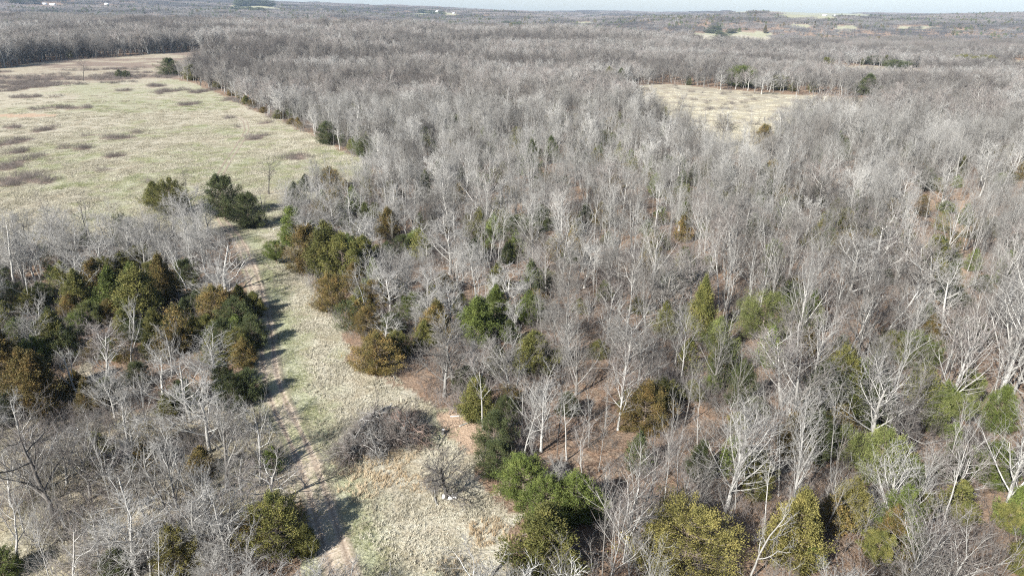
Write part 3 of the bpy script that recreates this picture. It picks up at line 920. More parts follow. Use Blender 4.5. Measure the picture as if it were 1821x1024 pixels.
# centre x, base y, crown width, height, form, tone
HEROES = """637 256 46 92 gnarl p;590 415 80 84 dome g;800 488 96 100 dome p;710 553 92 112 vase g;905 568 76 94 dome p;1110 665 112 118 vase p;1010 640 92 130 vase g;790 705 88 128 dome g
850 690 66 88 dome p;905 650 58 78 gnarl p;688 610 62 56 spread p;401 522 98 108 spread p;388 690 94 100 vase p;190 672 92 98 dome r;340 747 112 122 spread p;98 925 190 205 spread d
285 886 92 116 gnarl p;370 992 112 142 gnarl p;270 1030 110 100 vase p;480 900 124 96 spread r;25 512 72 132 gnarl p;58 556 62 94 snag p;328 548 28 44 snag p;268 448 78 78 vase p
160 450 62 112 slim d;100 430 50 95 slim d;333 362 36 66 slim d;478 345 68 78 forest d;578 306 30 42 slim g;475 402 54 68 gnarl g;148 144 26 40 gnarl d
928 824 84 134 gnarl p;962 802 92 150 vase p;1008 817 72 142 slim p;1082 902 44 74 gnarl p;1292 905 134 205 vase p;1385 882 62 165 slim p;1412 892 84 195 vase p;1478 858 66 205 slim p
1550 792 134 156 vase p;1772 716 152 262 vase p;1788 908 112 190 vase p;1578 968 114 164 vase p;1692 898 94 132 dome r;1330 1034 124 156 gnarl p;1150 975 84 176 slim g;1525 517 74 114 vase g
1491 514 62 102 vase g;1575 602 88 114 gnarl p;1650 547 78 124 gnarl p;1382 422 48 100 vase p;1252 470 30 105 slim p;1676 369 72 78 vase p;1327 268 22 80 slim p;1455 262 30 66 slim p
1534 160 22 42 snag p;1664 115 24 26 gnarl p;1354 168 40 40 dome p;1292 232 48 44 spread p;1282 160 26 40 dome p;1780 205 44 50 snag p;1416 172 22 42 slim p;1495 175 34 44 gnarl g
235 486 12 24 snag p;251 492 12 26 snag p;165 552 16 26 snag p;228 560 14 24 snag p;105 640 30 60 snag p;75 650 30 50 snag p;990 814 28 84 sapling l;795 886 104 78 dome d;768 880 56 44 dome g;62 905 60 110 gnarl p;430 1040 90 110 gnarl g;1180 900 50 150 slim r;1240 940 60 130 vase g;700 418 44 78 slim p;1125 470 44 110 slim p
1200 650 60 120 vase g;1270 690 60 120 vase g;1460 560 50 100 slim p;1400 640 60 110 dome g;1330 560 50 110 slim g;905 340 50 90 slim p;1240 400 40 90 vase g;1620 760 50 150 slim r
850 1105 150 135 gnarl p;905 1150 90 120 vase p;30 1000 80 110 gnarl p;200 1010 100 90 spread p;160 880 90 110 dome g;40 800 80 110 spread p;230 800 70 100 gnarl p;430 880 80 80 spread g;150 800 80 70 dome g;310 930 90 100 gnarl g;20 900 90 120 spread p;540 640 1 1 x x""".replace('\n', ';').split(';')
BK = {'p': (BARK_PALE, TWIG_PALE), 'g': (BARK_GREY, TWIG_GREY), 'd': (BARK_DARK, TWIG_DARK), 'r': (BARK_PALE, TWIG_ROSY), 'l': (BARK_GREY, FOL['leaf'])}
TONEW = {'p': 'pale', 'g': 'grey', 'd': 'dark brown', 'r': 'rosy grey', 'l': 'rust leaved'}
STYW = {'forest': 'straight', 'slim': 'slender', 'vase': 'fan-shaped', 'dome': 'round-crowned', 'spread': 'wide spreading', 'gnarl': 'crooked', 'snag': 'broken', 'sapling': 'small'}

def place_tree(p, style, v, tone, R, Hh, rz, px):
    F = tree_form(style, v)
    sx, sz = R / F['R'], Hh / F['H']
    o = empty('bare_tree', p, rz, (sx, sx, sz))
    o.rotation_euler = (random.gauss(0, .045), random.gauss(0, .045), rz)
    mb, mt = BK[tone]
    t = child('trunk', F['trunk'], o)
    parts = [(t, mb)]
    for me in F['limbs']:
        parts.append((child('limb', me, o), mb))
    parts.append((child('crown', F['crown'], o), mt))
    for c, m_ in parts:
        if m_ is not c.data.materials[0]:
            c.material_slots[0].link = 'OBJECT'
            c.material_slots[0].material = m_
    THINGS.append((o, 'bare tree', p, px, (TONEW[tone], STYW[style], '')))
    return o

hero_xy = []
for row in HEROES:
    cx, by, w, h, st, tn = row.split()
    if st == 'x':
        continue
    cx, by, w, h = float(cx), float(by), float(w), float(h)
    p = ground_at(cx, by)
    W, Hh = width_for(p, w), height_for(p, h)
    hero_xy.append((p[0], p[1], W * .3))
    place_tree(p, st, random.randrange(NV[st]), tn, W / 2, Hh, random.random() * 6.28, (cx, by - h / 2, w, h))
n_hero = len(hero_xy)

# the rest of the wood: candidate spots on a jittered grid over the view
def candidates(r0, r1, s, amax, seed):
    rg = np.random.default_rng(seed)
    g = np.arange(-r1, r1, s)
    gy = np.arange(-10 if r0 < 40 else r0 * .6, r1, s)
    X, Y = np.meshgrid(g, gy)
    X = X.ravel() + rg.uniform(-.48, .48, X.size) * s
    Y = Y.ravel() + rg.uniform(-.48, .48, Y.size) * s
    r = np.hypot(X, Y)
    az = np.degrees(np.arctan2(X, Y))
    k = (r > r0) & (r <= r1) & (np.abs(az) < amax)
    return X[k], Y[k], rg

def keep_off(X, Y, spots, f=1.0):
    k = np.ones(len(X), bool)
    for x, y, r in spots:
        k &= (X - x) ** 2 + (Y - y) ** 2 > (r * f) ** 2
    return k

near_spots = [(x, y, max(r * .75, .8)) for x, y, r in cedar_xy] + [(x, y, r * .8) for x, y, r in hero_xy]
X, Y, rg = candidates(26, 360, 3.6, 43, 5)
dens = np.where(X > 0, .96, 1.05) * np.ones(len(X))
dens *= np.where(inside(X, Y, SAVANNA), .92, 1) * (seg_dist(X, Y, TRACK) > 5.2)
dens *= np.where(inside(X, Y, BARE_SLOPE), .3, 1) * np.where(X > -10, 1 - .30 * sstep(90, 150, np.hypot(X, Y)) * (1 - .75 * sstep(250, 340, np.hypot(X, Y))), 1)
dens *= .38 + 1.2 * fbm(X / 12, Y / 12, 71, 2)
left = (X < -10) & (Y < 175)
dens *= np.where(left, .9, 1)
for cx_, cy_, cr_ in cedar_xy:
    L_ = math.hypot(cx_, cy_)
    if L_ > 260:
        continue
    tt = (X * cx_ + Y * cy_) / L_
    front = (np.abs(X * cy_ - Y * cx_) / L_ < cr_ * .95) & (tt < L_) & (tt > L_ - min(.17 * L_, 15))
    dens = np.where(front, dens * .17, dens)
k = (rg.random(len(X)) < dens) & ~open_mask(X, Y) & keep_off(X, Y, near_spots)
X, Y = X[k], Y[k]
Z = terrain(X, Y)
n = len(X)
left = (X < -10) & (Y < 175)
h = 9.5 + 5.5 * fbm(X / 25, Y / 25, 81, 2) + rg.normal(0, 1.6, n)
h = h * np.where(rg.random(n) < .28, .62, 1)
h = np.where(left, h * .78, h) * (1 + .22 * sstep(20, 90, X))
h = np.clip(h, 4, 21)
sty_near = ['forest', 'slim', 'vase', 'dome', 'gnarl', 'sapling']
pr = np.where(left[:, None], [[.10, .08, .2, .26, .28, .08]], [[.29, .25, .17, .13, .06, .10]])
sid = (rg.random((n, 1)) > np.cumsum(pr, 1)).sum(1).clip(0, 5)
wr = np.where(left, 1.22, 1.0) * np.array([.17, .12, .24, .29, .22, .14])[sid] * (.8 + .45 * rg.random(n)) * h
toneid = rg.choice(4, n, p=[.25, .45, .08, .22])
pj = project(np.stack([X, Y, Z + h * .6], 1))
hpx = FOC * h * .9 / np.maximum(pj[:, 2], 1)
vis = (pj[:, 0] > -10) & (pj[:, 0] < 1831) & (pj[:, 1] > -10) & (pj[:, 1] < 1034) & (pj[:, 2] > 0)
score = np.where(vis, hpx * np.sqrt(wr / h + .1), -1)
order = np.argsort(-score)
n_obj = 298 - n_hero
big = order[:n_obj]
toneid = np.where(left & (rg.random(n) < .6), 0, toneid)
toneid = np.where((np.hypot(X, Y) > 170) & (toneid == 0) & (rg.random(n) < sstep(170, 330, np.hypot(X, Y)) * .75), 1, toneid)
TN = ['p', 'g', 'd', 'r']
for q in big:
    st = sty_near[sid[q]]
    place_tree((float(X[q]), float(Y[q]), float(Z[q])), st, int(rg.integers(NV[st])), TN[toneid[q]], float(wr[q]), float(h[q]), float(rg.random() * 6.28),
               (float(pj[q, 0]), float(pj[q, 1]), float(wr[q] * 2 * FOC / pj[q, 2]), float(hpx[q])))
rest = order[n_obj:]

# forms for the wood that nobody could count
protos, info = [], []          # info: R, H of each form
def add_proto(me, R, H):
    protos.append(proto_obj('form', me))
    info.append((R, H))
    return len(protos) - 1
near_ids = {}
for st in sty_near:
    for v in range(NV[st]):
        F = tree_form(st, v)
        tr, li, cr = F['soups']
        for tn in 'pgdr':
            if tn == 'd' and v > 0:
                continue
            me = join_soups([(tr, 0)] + [(s, 0) for s in li] + [(cr, 1)]).mesh('tree_form', list(BK[tn])) if tn == 'p' else None
            if me is None:
                me = near_ids[(st, v, 'p')][1].copy()
                me.materials.clear()
                for m_ in BK[tn]:
                    me.materials.append(m_)
            near_ids[(st, v, tn)] = (add_proto(me, F['R'], F['H']), me)
mid_ids = []
for q, (st, tn) in enumerate([('dome', 'p'), ('forest', 'g'), ('dome', 'd'), ('dome', 'g'), ('vase', 'g'), ('forest', 'r'), ('vase', 'd'), ('dome', 'r'), ('gnarl', 'g'), ('forest', 'd')]):
    tr, li, cr, R, H = make_bare(st, 5000 + q, 1)
    me = join_soups([(tr, 0), (li[0], 0), (cr, 1)]).mesh('tree_form', list(BK[tn]))
    mid_ids.append(add_proto(me, R, H))

PTS, RZ, SC, IX = [], [], [], []
def put(x, y, z, R, H, fid, rz):
    fr = np.array([info[i] for i in fid])
    PTS.append(np.stack([x, y, z], 1))
    RZ.append(rz)
    s = R / fr[:, 0]
    SC.append(np.stack([s, s, H / fr[:, 1]], 1))
    IX.append(np.asarray(fid))
fid = []
for q in rest:
    st = sty_near[sid[q]]
    v = int(rg.integers(NV[st]))
    tn = TN[toneid[q]]
    if tn == 'd':
        v = 0
    fid.append(near_ids[(st, v, tn)][0])
put(X[rest], Y[rest], Z[rest], wr[rest], h[rest], fid, rg.random(len(rest)) * 6.28)

X2, Y2, rg2 = candidates(360, 1150, 5.6, 41, 9)
k = (rg2.random(len(X2)) < (.6 + .6 * fbm(X2 / 40, Y2 / 40, 91, 2))) & ~open_mask(X2, Y2)
X2, Y2 = X2[k], Y2[k]
n2 = len(X2)
tall = sstep(560, 700, np.hypot(X2, Y2)) * sstep(60, 160, -X2)
h2 = (11 + 4 * fbm(X2 / 50, Y2 / 50, 93, 2) + rg2.normal(0, 1.5, n2)) * (1 + .6 * tall)
pt2 = np.clip(fbm(X2 / 70, Y2 / 50, 141, 3) * 1.7 - .28 + rg2.normal(0, .16, n2), 0, .999)
f2 = np.array([mid_ids[q] for q in (6, 9, 2, 8, 4, 1, 3, 5, 7, 0)])[(pt2 * 10).astype(int)]
put(X2, Y2, terrain(X2, Y2), h2 * rg2.uniform(.25, .38, n2), h2, f2, rg2.random(n2) * 6.28)

# farther off, the wood goes on as stands of small trees
def stand(seed, size, ntree, thick):
    rgp = np.random.default_rng(seed)
    s = Soup()
    for q in range(ntree):
        x, y = rgp.uniform(-size / 2, size / 2, 2)
        H = rgp.uniform(9, 15)
        r = H * rgp.uniform(.22, .34)
        P = np.array([[[x, y, -3], [x, y, H * .85]]])
        tubes(s, P, np.array([[thick * 1.1, .05]]), 3, 0)
        m = 26
        az = rgp.random(m) * 6.28
        z0 = rgp.uniform(.25, .8, m) * H
        rr = r * np.sqrt(rgp.random(m)) * 1.1
        top = H * (1 - .35 * (rr / r) ** 2) * rgp.uniform(.75, 1.02, m)
        a_ = np.stack([x + np.cos(az) * rr * .3, y + np.sin(az) * rr * .3, np.minimum(z0, top - 1)], 1)
        b_ = np.stack([x + np.cos(az) * rr, y + np.sin(az) * rr, top], 1)
        tubes(s, np.stack([a_, b_], 1), np.full((m, 2), thick), 3, 1)
        # small side twigs
        c_ = a_ * .4 + b_ * .6
        d_ = c_ + rgp.normal(0, 1, (m, 3)) * np.array([.9, .9, .5]) + np.array([0, 0, 1.1])
        tubes(s, np.stack([c_, d_], 1), np.full((m, 2), thick * .8), 3, 1)
    return s
st_ids = []
for q, (b_, t_) in enumerate([(BARK_PALE, TWIG_GREY), (BARK_GREY, TWIG_GREY), (BARK_GREY, TWIG_ROSY), (BARK_GREY, TWIG_DARK), (BARK_GREY, TWIG_GREY)]):
    st_ids.append(add_proto(stand(700 + q, 40, 56, .075).mesh('stand_form', [b_, t_]), 1, 1))
big_ids = []
for q, (b_, t_) in enumerate([(BARK_GREY, TWIG_GREY), (BARK_GREY, TWIG_ROSY), (BARK_GREY, TWIG_DARK)]):
    big_ids.append(add_proto(stand(800 + q, 80, 150, .14).mesh('stand_form', [b_, t_]), 1, 1))
X3, Y3, rg3 = candidates(1150, 3400, 34, 40, 13)
k = ~open_mask(X3, Y3)
X3, Y3 = X3[k], Y3[k]
pat3 = np.clip(fbm(X3 / 210, Y3 / 120, 121, 3) * 3.2 - 1.1 + rg3.normal(0, .12, len(X3)), 0, .999)
n3 = len(X3)
one = np.ones(n3)
put(X3, Y3, terrain(X3, Y3), one * rg3.uniform(.9, 1.15, n3), rg3.uniform(.85, 1.2, n3), np.array([st_ids[3], st_ids[1], st_ids[4], st_ids[2], st_ids[0]])[(pat3 * 5).astype(int)], rg3.choice([0, 1, 2, 3], n3) * PI / 2 + rg3.normal(0, .2, n3))
X4, Y4, rg4 = candidates(3400, 9500, 70, 40, 15)
k = ~open_mask(X4, Y4)
X4, Y4 = X4[k], Y4[k]
n4 = len(X4)
put(X4, Y4, terrain(X4, Y4), np.ones(n4), rg4.uniform(.85, 1.25, n4), np.array([big_ids[2], big_ids[0], big_ids[1]])[(np.clip(fbm(X4 / 420, Y4 / 260, 131, 3) * 3.2 - 1.1, 0, .99) * 3).astype(int)], rg4.choice([0, 1, 2, 3], n4) * PI / 2 + rg4.normal(0, .2, n4))
wood = scatter('woodland', protos, np.concatenate(PTS), np.concatenate(RZ), np.concatenate(SC), np.concatenate(IX), tilt=rng.normal(0, .045, (sum(map(len, PTS)), 2)) * (np.hypot(*np.concatenate(PTS)[:, :2].T) < 1150)[:, None])
wood['label'] = 'grey leafless wood stretching away to the horizon'
print('trees', n, n2, n3, n4)

# small evergreens deep in the wood
def scatter_evergreens():
    pr_, inf = [], []
    for sp_, R, H in small_forms:
        for tn in ('dark', 'olive', 'green', 'rust'):
            pr_.append(proto_obj('form', sp_.mesh('evergreen_form', [BARK_CEDAR, FOL[tn]])))
            inf.append((R, H))
    inf = np.array(inf)
    xs, ys, rge = candidates(420, 5200, 17, 40, 31)
    d = fbm(xs / 60, ys / 60, 95, 3)
    k = (d > .56) & (rge.random(len(xs)) < .3 + .3 * (np.hypot(xs, ys) > 1500)) & ~open_mask(xs, ys)
    x1, y1 = xs[k], ys[k]
    xs, ys, rge2 = candidates(60, 420, 6, 41, 33)
    d = fbm(xs / 18, ys / 18, 97, 3)
    k = (d > .48) & (rge2.random(len(xs)) < .5) & ~open_mask(xs, ys) & keep_off(xs, ys, near_spots, 1.4)
    x2, y2 = xs[k], ys[k]
    x, y = np.concatenate([x1, x2]), np.concatenate([y1, y2])
    big_ = np.concatenate([np.full(len(x1), 1.0), np.full(len(x2), .55)])
    m_ = len(x)
    R = rge.uniform(1.7, 3.0, m_) * (.6 + .4 * big_) * (1 + .9 * sstep(900, 2500, np.hypot(x, y)))
    H = R * rge.uniform(1.7, 3.2, m_)
    fi = rge.integers(0, len(pr_), m_)
    s = R / inf[fi, 0]
    o = scatter('young_evergreens', pr_, np.stack([x, y, terrain(x, y)], 1), rge.random(m_) * 6.28, np.stack([s, s, H / inf[fi, 1]], 1), fi)
    o['label'] = 'low young evergreens scattered beneath the leafless wood'
scatter_evergreens()

# ------------------------------------------------------------------ underbrush, grass, fallen wood
def brush_form(seed, size=5.0, stems=46, hmax=2.6, lean=.35):
    rg_ = np.random.default_rng(seed)
    s = Soup()
    b_ = np.stack([rg_.uniform(-size / 2, size / 2, stems), rg_.uniform(-size / 2, size / 2, stems), np.full(stems, -.1)], 1)
    hh = hmax * (.35 + .65 * rg_.random((stems, 1)))
    d = unit(rg_.normal(0, lean, (stems, 3)) * np.array([1, 1, 0]) + np.array([0, 0, 1]))
    mid = b_ + d * hh * .5
    d2 = unit(d + rg_.normal(0, .2, d.shape))
    P = np.stack([b_, mid, mid + d2 * hh * .5], 1)
    R = np.tile([.024, .017, .006], (stems, 1))
    tubes(s, P, R, 3, 0)
    P2, R2, _ = grow(rg_, P, R, 7, .2, 1, (.4, 1.0), .42, 2, .2, .2, .8, None, .013)
    tubes(s, P2, R2, 3, 0)
    P3, R3, _ = grow(rg_, P2, R2, 2, .2, 1, (.4, 1.0), .6, 2, .2, .2, .9, None, .011)
    tubes(s, P3, R3, 3, 0)
    return s

def fallen_form(seed):
    rg_ = np.random.default_rng(seed)
    s = Soup()
    P = []
    for q in range(9):
        a_ = rg_.uniform(-3, 3, 2)
        az = rg_.random() * 6.28
        L = rg_.uniform(1, 4)
        P.append([[a_[0], a_[1], .05], [a_[0] + math.cos(az) * L * .5 + .1, a_[1] + math.sin(az) * L * .5, .15], [a_[0] + math.cos(az) * L, a_[1] + math.sin(az) * L, .1]])
    P = np.array(P)
    tubes(s, P, np.tile([.07, .055, .03], (9, 1)) * rg_.uniform(.5, 1.3, (9, 1)), 4, 0)
    P2, R2, _ = grow(rg_, P, np.full((9, 3), .04), 3, .3, 1, (.4, 1.0), .4, 2, .1, .2, .6, None, .012)
    tubes(s, P2, R2, 3, 0)
    return s

bf = [proto_obj('f', brush_form(40 + q, 5, 46, 2.4 + .4 * (q % 3)).mesh('brush_form', [(BRUSH, TWIG_GREY, TWIG_ROSY)[q % 3]])) for q in range(6)]
bf += [proto_obj('f', fallen_form(60 + q).mesh('fallen_form', [BARK_GREY])) for q in range(3)]
xs, ys, rgb_ = candidates(26, 430, 3.6, 43, 21)
d = (.02 + 1.05 * fbm(xs / 11, ys / 11, 99, 3)) * np.where((xs > -10) & (np.hypot(xs, ys) > 110), .62, 1) * (seg_dist(xs, ys, TRACK) > 3.6)
d *= np.where(inside(xs, ys, SAVANNA), 1.15, 1) * np.where(inside(xs, ys, BARE_SLOPE) | inside(xs, ys, WASH), .25, 1)
k = (rgb_.random(len(xs)) < d) & ~open_mask(xs, ys)
xb, yb = xs[k], ys[k]
# a few brambles along the field edge and in the rough ground
xs, ys, _ = candidates(120, 700, 3.4, 43, 23)
dd = fbm(xs / 9 + 40, ys / 8, 61, 3)
k = (weed_patches(xs, ys, dd) > .4) | (inside(xs, ys, PASTURE) & (rgb_.random(len(xs)) < .05))
k |= inside(xs, ys, ROUGH) & (fbm(xs / 30, ys / 12, 51, 3) > .5) & (rgb_.random(len(xs)) < .5)
xm, ym = xs[k], ys[k]
fi = np.concatenate([np.where(rgb_.random(len(xb)) < .12, rgb_.integers(6, 9, len(xb)), rgb_.integers(0, 6, len(xb))), np.zeros(len(xm), int)])
sz = np.concatenate([rgb_.uniform(.6, 1.35, len(xb)), np.full(len(xm), .8)])
szz = np.concatenate([sz[:len(xb)], np.full(len(xm), .8)])
xa, ya = np.concatenate([xb, xm]), np.concatenate([yb, ym])
o = scatter('underbrush', bf, np.stack([xa, ya, terrain(xa, ya)], 1), rgb_.random(len(xa)) * 6.28, np.stack([sz, sz, szz], 1), fi)
o['label'] = 'thin leafless brush and fallen sticks on the wood floor'
print('brush', len(xa))

def grass_mat(name, stops):
    m, nt, b = mat(name, .9)
    oi = N(nt, 'ShaderNodeObjectInfo')
    tc = N(nt, 'ShaderNodeTexCoord')
    f = noise(nt, .8, 2, .6, tc.outputs['Object'])
    k = math_(nt, 'ADD', math_(nt, 'MULTIPLY', f, .7), math_(nt, 'MULTIPLY', oi.outputs['Random'], .3))
    nt.links.new(ramp(nt, k, stops), b.inputs['Base Color'])
    return m
G_DRY = grass_mat('grass_dry', [(.3, (.26, .235, .17)), (.5, (.385, .355, .27)), (.7, (.50, .468, .375))])
G_GREEN = grass_mat('grass_green', [(.3, (.15, .165, .075)), (.5, (.24, .255, .13)), (.7, (.36, .35, .22))])
G_TALL = grass_mat('grass_tall', [(.3, (.34, .25, .15)), (.6, (.47, .38, .255))])

def grass_form(seed, size, tufts, blades, hmin, hmax, spread=.16):
    rg_ = np.random.default_rng(seed)
    n_ = tufts * blades
    c = np.repeat(rg_.uniform(-size / 2, size / 2, (tufts, 2)), blades, 0)
    hh = np.repeat(rg_.uniform(hmin, hmax, tufts), blades) * rg_.uniform(.6, 1.1, n_)
    p = c + rg_.normal(0, spread * .5, (n_, 2))
    lean = rg_.normal(0, .32, (n_, 2)) * hh[:, None]
    az = rg_.random(n_) * 6.28
    w = rg_.uniform(.012, .03, n_)
    a_ = np.stack([p[:, 0] - np.cos(az) * w, p[:, 1] - np.sin(az) * w, 0 * w], 1)
    b_ = np.stack([p[:, 0] + np.cos(az) * w, p[:, 1] + np.sin(az) * w, 0 * w], 1)
    t_ = np.stack([p[:, 0] + lean[:, 0], p[:, 1] + lean[:, 1], hh], 1)
    s = Soup()
    s.add(np.stack([a_, b_, t_], 1).reshape(-1, 3), np.arange(n_ * 3).reshape(-1, 3))
    return s
gf = [proto_obj('f', grass_form(70 + q, 4.4, 170, 9, .08, .34).mesh('grass_form', [G_DRY])) for q in range(4)]
gf += [proto_obj('f', grass_form(80 + q, 4.4, 170, 8, .05, .18).mesh('grass_form', [G_GREEN])) for q in range(2)]
gf += [proto_obj('f', grass_form(90, 3.6, 60, 14, .4, 1.0, .2).mesh('grass_form', [G_TALL]))]
xs, ys, rgg = candidates(26, 560, 3.3, 43, 27)
gn, gs, ru, ea = zones(xs, ys)
k = (gs > .5) & (ea < .3) & (ru < .5) & (seg_dist(xs, ys, TRACK) > 2.1) & (rgg.random(len(xs)) < 1 - sstep(190, 560, np.hypot(xs, ys)))
xs, ys, gn = xs[k], ys[k], gn[k]
fi = np.where(rgg.random(len(xs)) < gn * .9, 4 + rgg.integers(0, 2, len(xs)), rgg.integers(0, 4, len(xs)))
# a fringe of tall orange grass below the brush pile, with a few tufts elsewhere
bx, by_, _z = ground_at(705, 835)
tl = np.hypot((xs - bx) / 7, (ys - by_) / 3) < 1
bx2, by2, _z = ground_at(880, 985)
tl |= (np.hypot((xs - bx2) / 5, (ys - by2) / 4) < 1) & (rgg.random(len(xs)) < .6)
fi = np.where(tl, 6, fi)
sz = rgg.uniform(.8, 1.25, len(xs))
szz = sz * rgg.uniform(.7, 1.4, len(xs)) * np.where(tl, .7, 1)
o = scatter('dry_grass', gf, np.stack([xs, ys, terrain(xs, ys)], 1), rgg.random(len(xs)) * 6.28, np.stack([sz, sz, szz], 1), fi)
o['label'] = 'straw coloured and greenish winter grass of the clearings'
print('grass', len(xs))

# ------------------------------------------------------------------ the brush pile and the dead wood lying about
WOOD_PALE = bark('dead_wood_pale', [(0, (0.50, 0.48, 0.45)), (1, (0.66, 0.64, 0.60))])
WOOD_RED = bark('dead_wood_brown', [(0, (0.16, 0.105, 0.08)), (1, (0.24, 0.165, 0.13))])
LAB = {}

def at_px(x, y):
    p = ground_at(x, y)
    return Vector(p)

def bough_form(seed, L, mass=1.0):
    """a cut bough lying down along +x, bowed, with its side branches and twigs"""
    rg_ = np.random.default_rng(seed)
    k = 7
    t = np.linspace(0, 1, k)
    P = np.stack([t * L, np.cumsum(rg_.normal(0, .13, k)) * .8, .18 + .45 * np.sin(PI * t) * rg_.uniform(.3, 1.1) + rg_.normal(0, .05, k)], 1)[None]
    Rr = (.075 * (1 - .75 * t))[None]
    s = Soup()
    tubes(s, P, Rr, 5, 0)
    P2, R2, _ = grow(rg_, P, Rr, int(11 * mass), .12, 1, (.4, .9), .42, 4, .1, .16, .6, lambda q: 1.2 - .5 * q, .022)
    P2[..., 2] = np.maximum(P2[..., 2] * .75, .03)
    tubes(s, P2, R2, 3, 0)
    P3, R3, _ = grow(rg_, P2, R2, 7, .1, 1, (.35, .9), .45, 3, .05, .16, .6, None, .014)
    P3[..., 2] = np.maximum(P3[..., 2], .02)
    tubes(s, P3, R3, 3, 0)
    P4, R4, _ = grow(rg_, P3, R3, 2, .2, 1, (.35, .9), .55, 2, .05, .16, .7, None, .011)
    P4[..., 2] = np.maximum(P4[..., 2], .02)
    tubes(s, P4, R4, 3, 0)
    return s

def brush_pile():
    c = at_px(670, 790)
    root = empty('brush_pile', c, 0, (.92, .92, 1.35))
    forms = {}
    for q in range(6):
        sp = bough_form(400 + q, 3.6 + .5 * (q % 3))
        for nm, m_ in (('brown', BRUSH), ('grey', TWIG_GREY), ('pale', TWIG_PALE), ('red', WOOD_RED)):
            forms[(q, nm)] = sp.mesh('branch', [m_])
    rg_ = np.random.default_rng(77)
    lobes = [(720, 778, 3.0, 4.2, 1.7, ('brown', 'red', 'grey', 'brown', 'grey', 'pale'), 46), (645, 800, 3.4, 3.0, 1.3, ('grey', 'brown', 'grey', 'pale'), 36),
             (672, 765, 3.2, 2.2, 1.4, ('grey', 'pale', 'brown'), 22), (618, 818, 1.9, 1.6, .8, ('brown', 'grey'), 10)]
    for px, py, rx, ry, hh, tones, cnt in lobes:
        o_ = at_px(px, py)
        for k in range(cnt):
            r_, a_ = math.sqrt(rg_.random()) * .8, rg_.random() * 6.28
            u, v = r_ * math.cos(a_), r_ * math.sin(a_)
            z = hh * (1 - r_ * r_) * rg_.uniform(.2, 1)
            rz = a_ + rg_.normal(0, .9)
            b = child('branch', forms[(int(rg_.integers(6)), tones[int(rg_.integers(len(tones)))])], root)
            b.location = (o_.x - c.x + u * rx - math.cos(rz) * 1.7, o_.y - c.y + v * ry - math.sin(rz) * 1.7, z)
            b.rotation_euler = (rg_.normal(0, .12), rg_.uniform(-.05, .30) * r_, rz)
            s_ = rg_.uniform(.7, 1.1)
            b.scale = (s_, s_, s_ * 1.2)
    # long poles laid side by side along the upper edge
    for k in range(7):
        a_ = at_px(628 + 5 * k, 757 - 1.5 * k)
        b_ = at_px(688 + 2.5 * k, 729 - 1.2 * k)
        P = np.array([[[*(a_ - c)], [*((a_ + b_) * .5 - c)], [*(b_ - c)]]])
        P[..., 2] += .25 + .16 * (k % 3)
        P[0, 1, 2] += .12
        s = Soup()
        tubes(s, P, np.array([[.12, .10, .06]]) * rg_.uniform(.8, 1.2), 6, 0, False)
        tubes(s, P[:, ::-1] + np.array([0, 0, .0]), np.array([[.03, .09, .03]]), 5, 0)
        P2, R2, _ = grow(rg_, P, np.array([[.08, .07, .04]]), 6, .3, 1, (.4, .9), .25, 3, .1, .15, .5, None, .018)
        tubes(s, P2, R2, 3, 0)
        child('log', s.mesh('log', [BARK_GREY if k % 2 else WOOD_PALE]), root)
    # the pale pole standing out of the heap, and loose pale ends
    for x0, y0, x1, y1, z0, z1, r_ in ((678, 800, 677, 768, .3, 1.7, .07), (738, 790, 741, 776, .2, .9, .07), (640, 797, 656, 790, .9, 1.2, .08), (648, 765, 672, 772, 1.2, 1.4, .06), (650, 772, 640, 760, 1.3, 1.1, .05)):
        a_, b_ = at_px(x0, y0) - c, at_px(x1, y1) - c
        s = Soup()
        tubes(s, np.array([[[a_.x, a_.y, a_.z + z0], [(a_.x + b_.x) / 2 + .1, (a_.y + b_.y) / 2, (z0 + z1) / 2 + .1], [b_.x, b_.y, b_.z + z1]]]), np.array([[r_, r_ * .8, r_ * .4]]), 6, 0)
        child('pole', s.mesh('pole', [WOOD_PALE]), root)
    root['label'] = 'large heap of cut branches, brown and grey, in the grass clearing beside the dirt track'
    root['category'] = 'brush pile'
brush_pile()

def fallen_log(x0, y0, x1, y1, r_, m_, label, cat='log', name='fallen_log', stubs=3):
    a_, b_ = at_px(x0, y0), at_px(x1, y1)
    rg_ = np.random.default_rng(int(x0))
    root = empty(name, a_)
    d = b_ - a_
    t = np.linspace(0, 1, 6)
    P = np.stack([d.x * t, d.y * t, d.z * t + r_ * .8], 1)[None]
    P[0, 1:-1, :2] += rg_.normal(0, r_ * .5, (4, 2))
    s = Soup()
    tubes(s, P, (r_ * np.array([1.1, 1, .95, .9, .75, .6]))[None], 8, 0, False)
    child('trunk', s.mesh('trunk', [m_], True), root)
    e = Soup()
    for q, rr in ((0, r_ * 1.1), (-1, r_ * .6)):
        ring = []
        tdir = unit(P[0, -1] - P[0, 0])
        u, v = perp(tdir[None])
        for k in range(8):
            an = k / 8 * 2 * PI
            ring.append(P[0, q] + tdir * (.01 if q else -.01) + (u[0] * math.cos(an) + v[0] * math.sin(an)) * rr * .97)
        e.add(np.array(ring), [list(range(8))])
    child('cut_end', e.mesh('cut_end', [WOOD_PALE]), root)
    if stubs:
        P2, R2, _ = grow(rg_, P, np.full((1, 6), r_ * .6), stubs, .3, 1, (.5, 1.1), .28, 4, .25, .15, .6, None, .03)
        P3, R3, _ = grow(rg_, P2, R2, 4, .2, 1, (.4, .9), .5, 3, .1, .15, .6, None, .014)
        s = Soup()
        tubes(s, P2, R2, 4, 0)
        tubes(s, P3, R3, 3, 0)
        child('limb', s.mesh('limb', [m_]), root)
    root['label'], root['category'] = label, cat
    return root
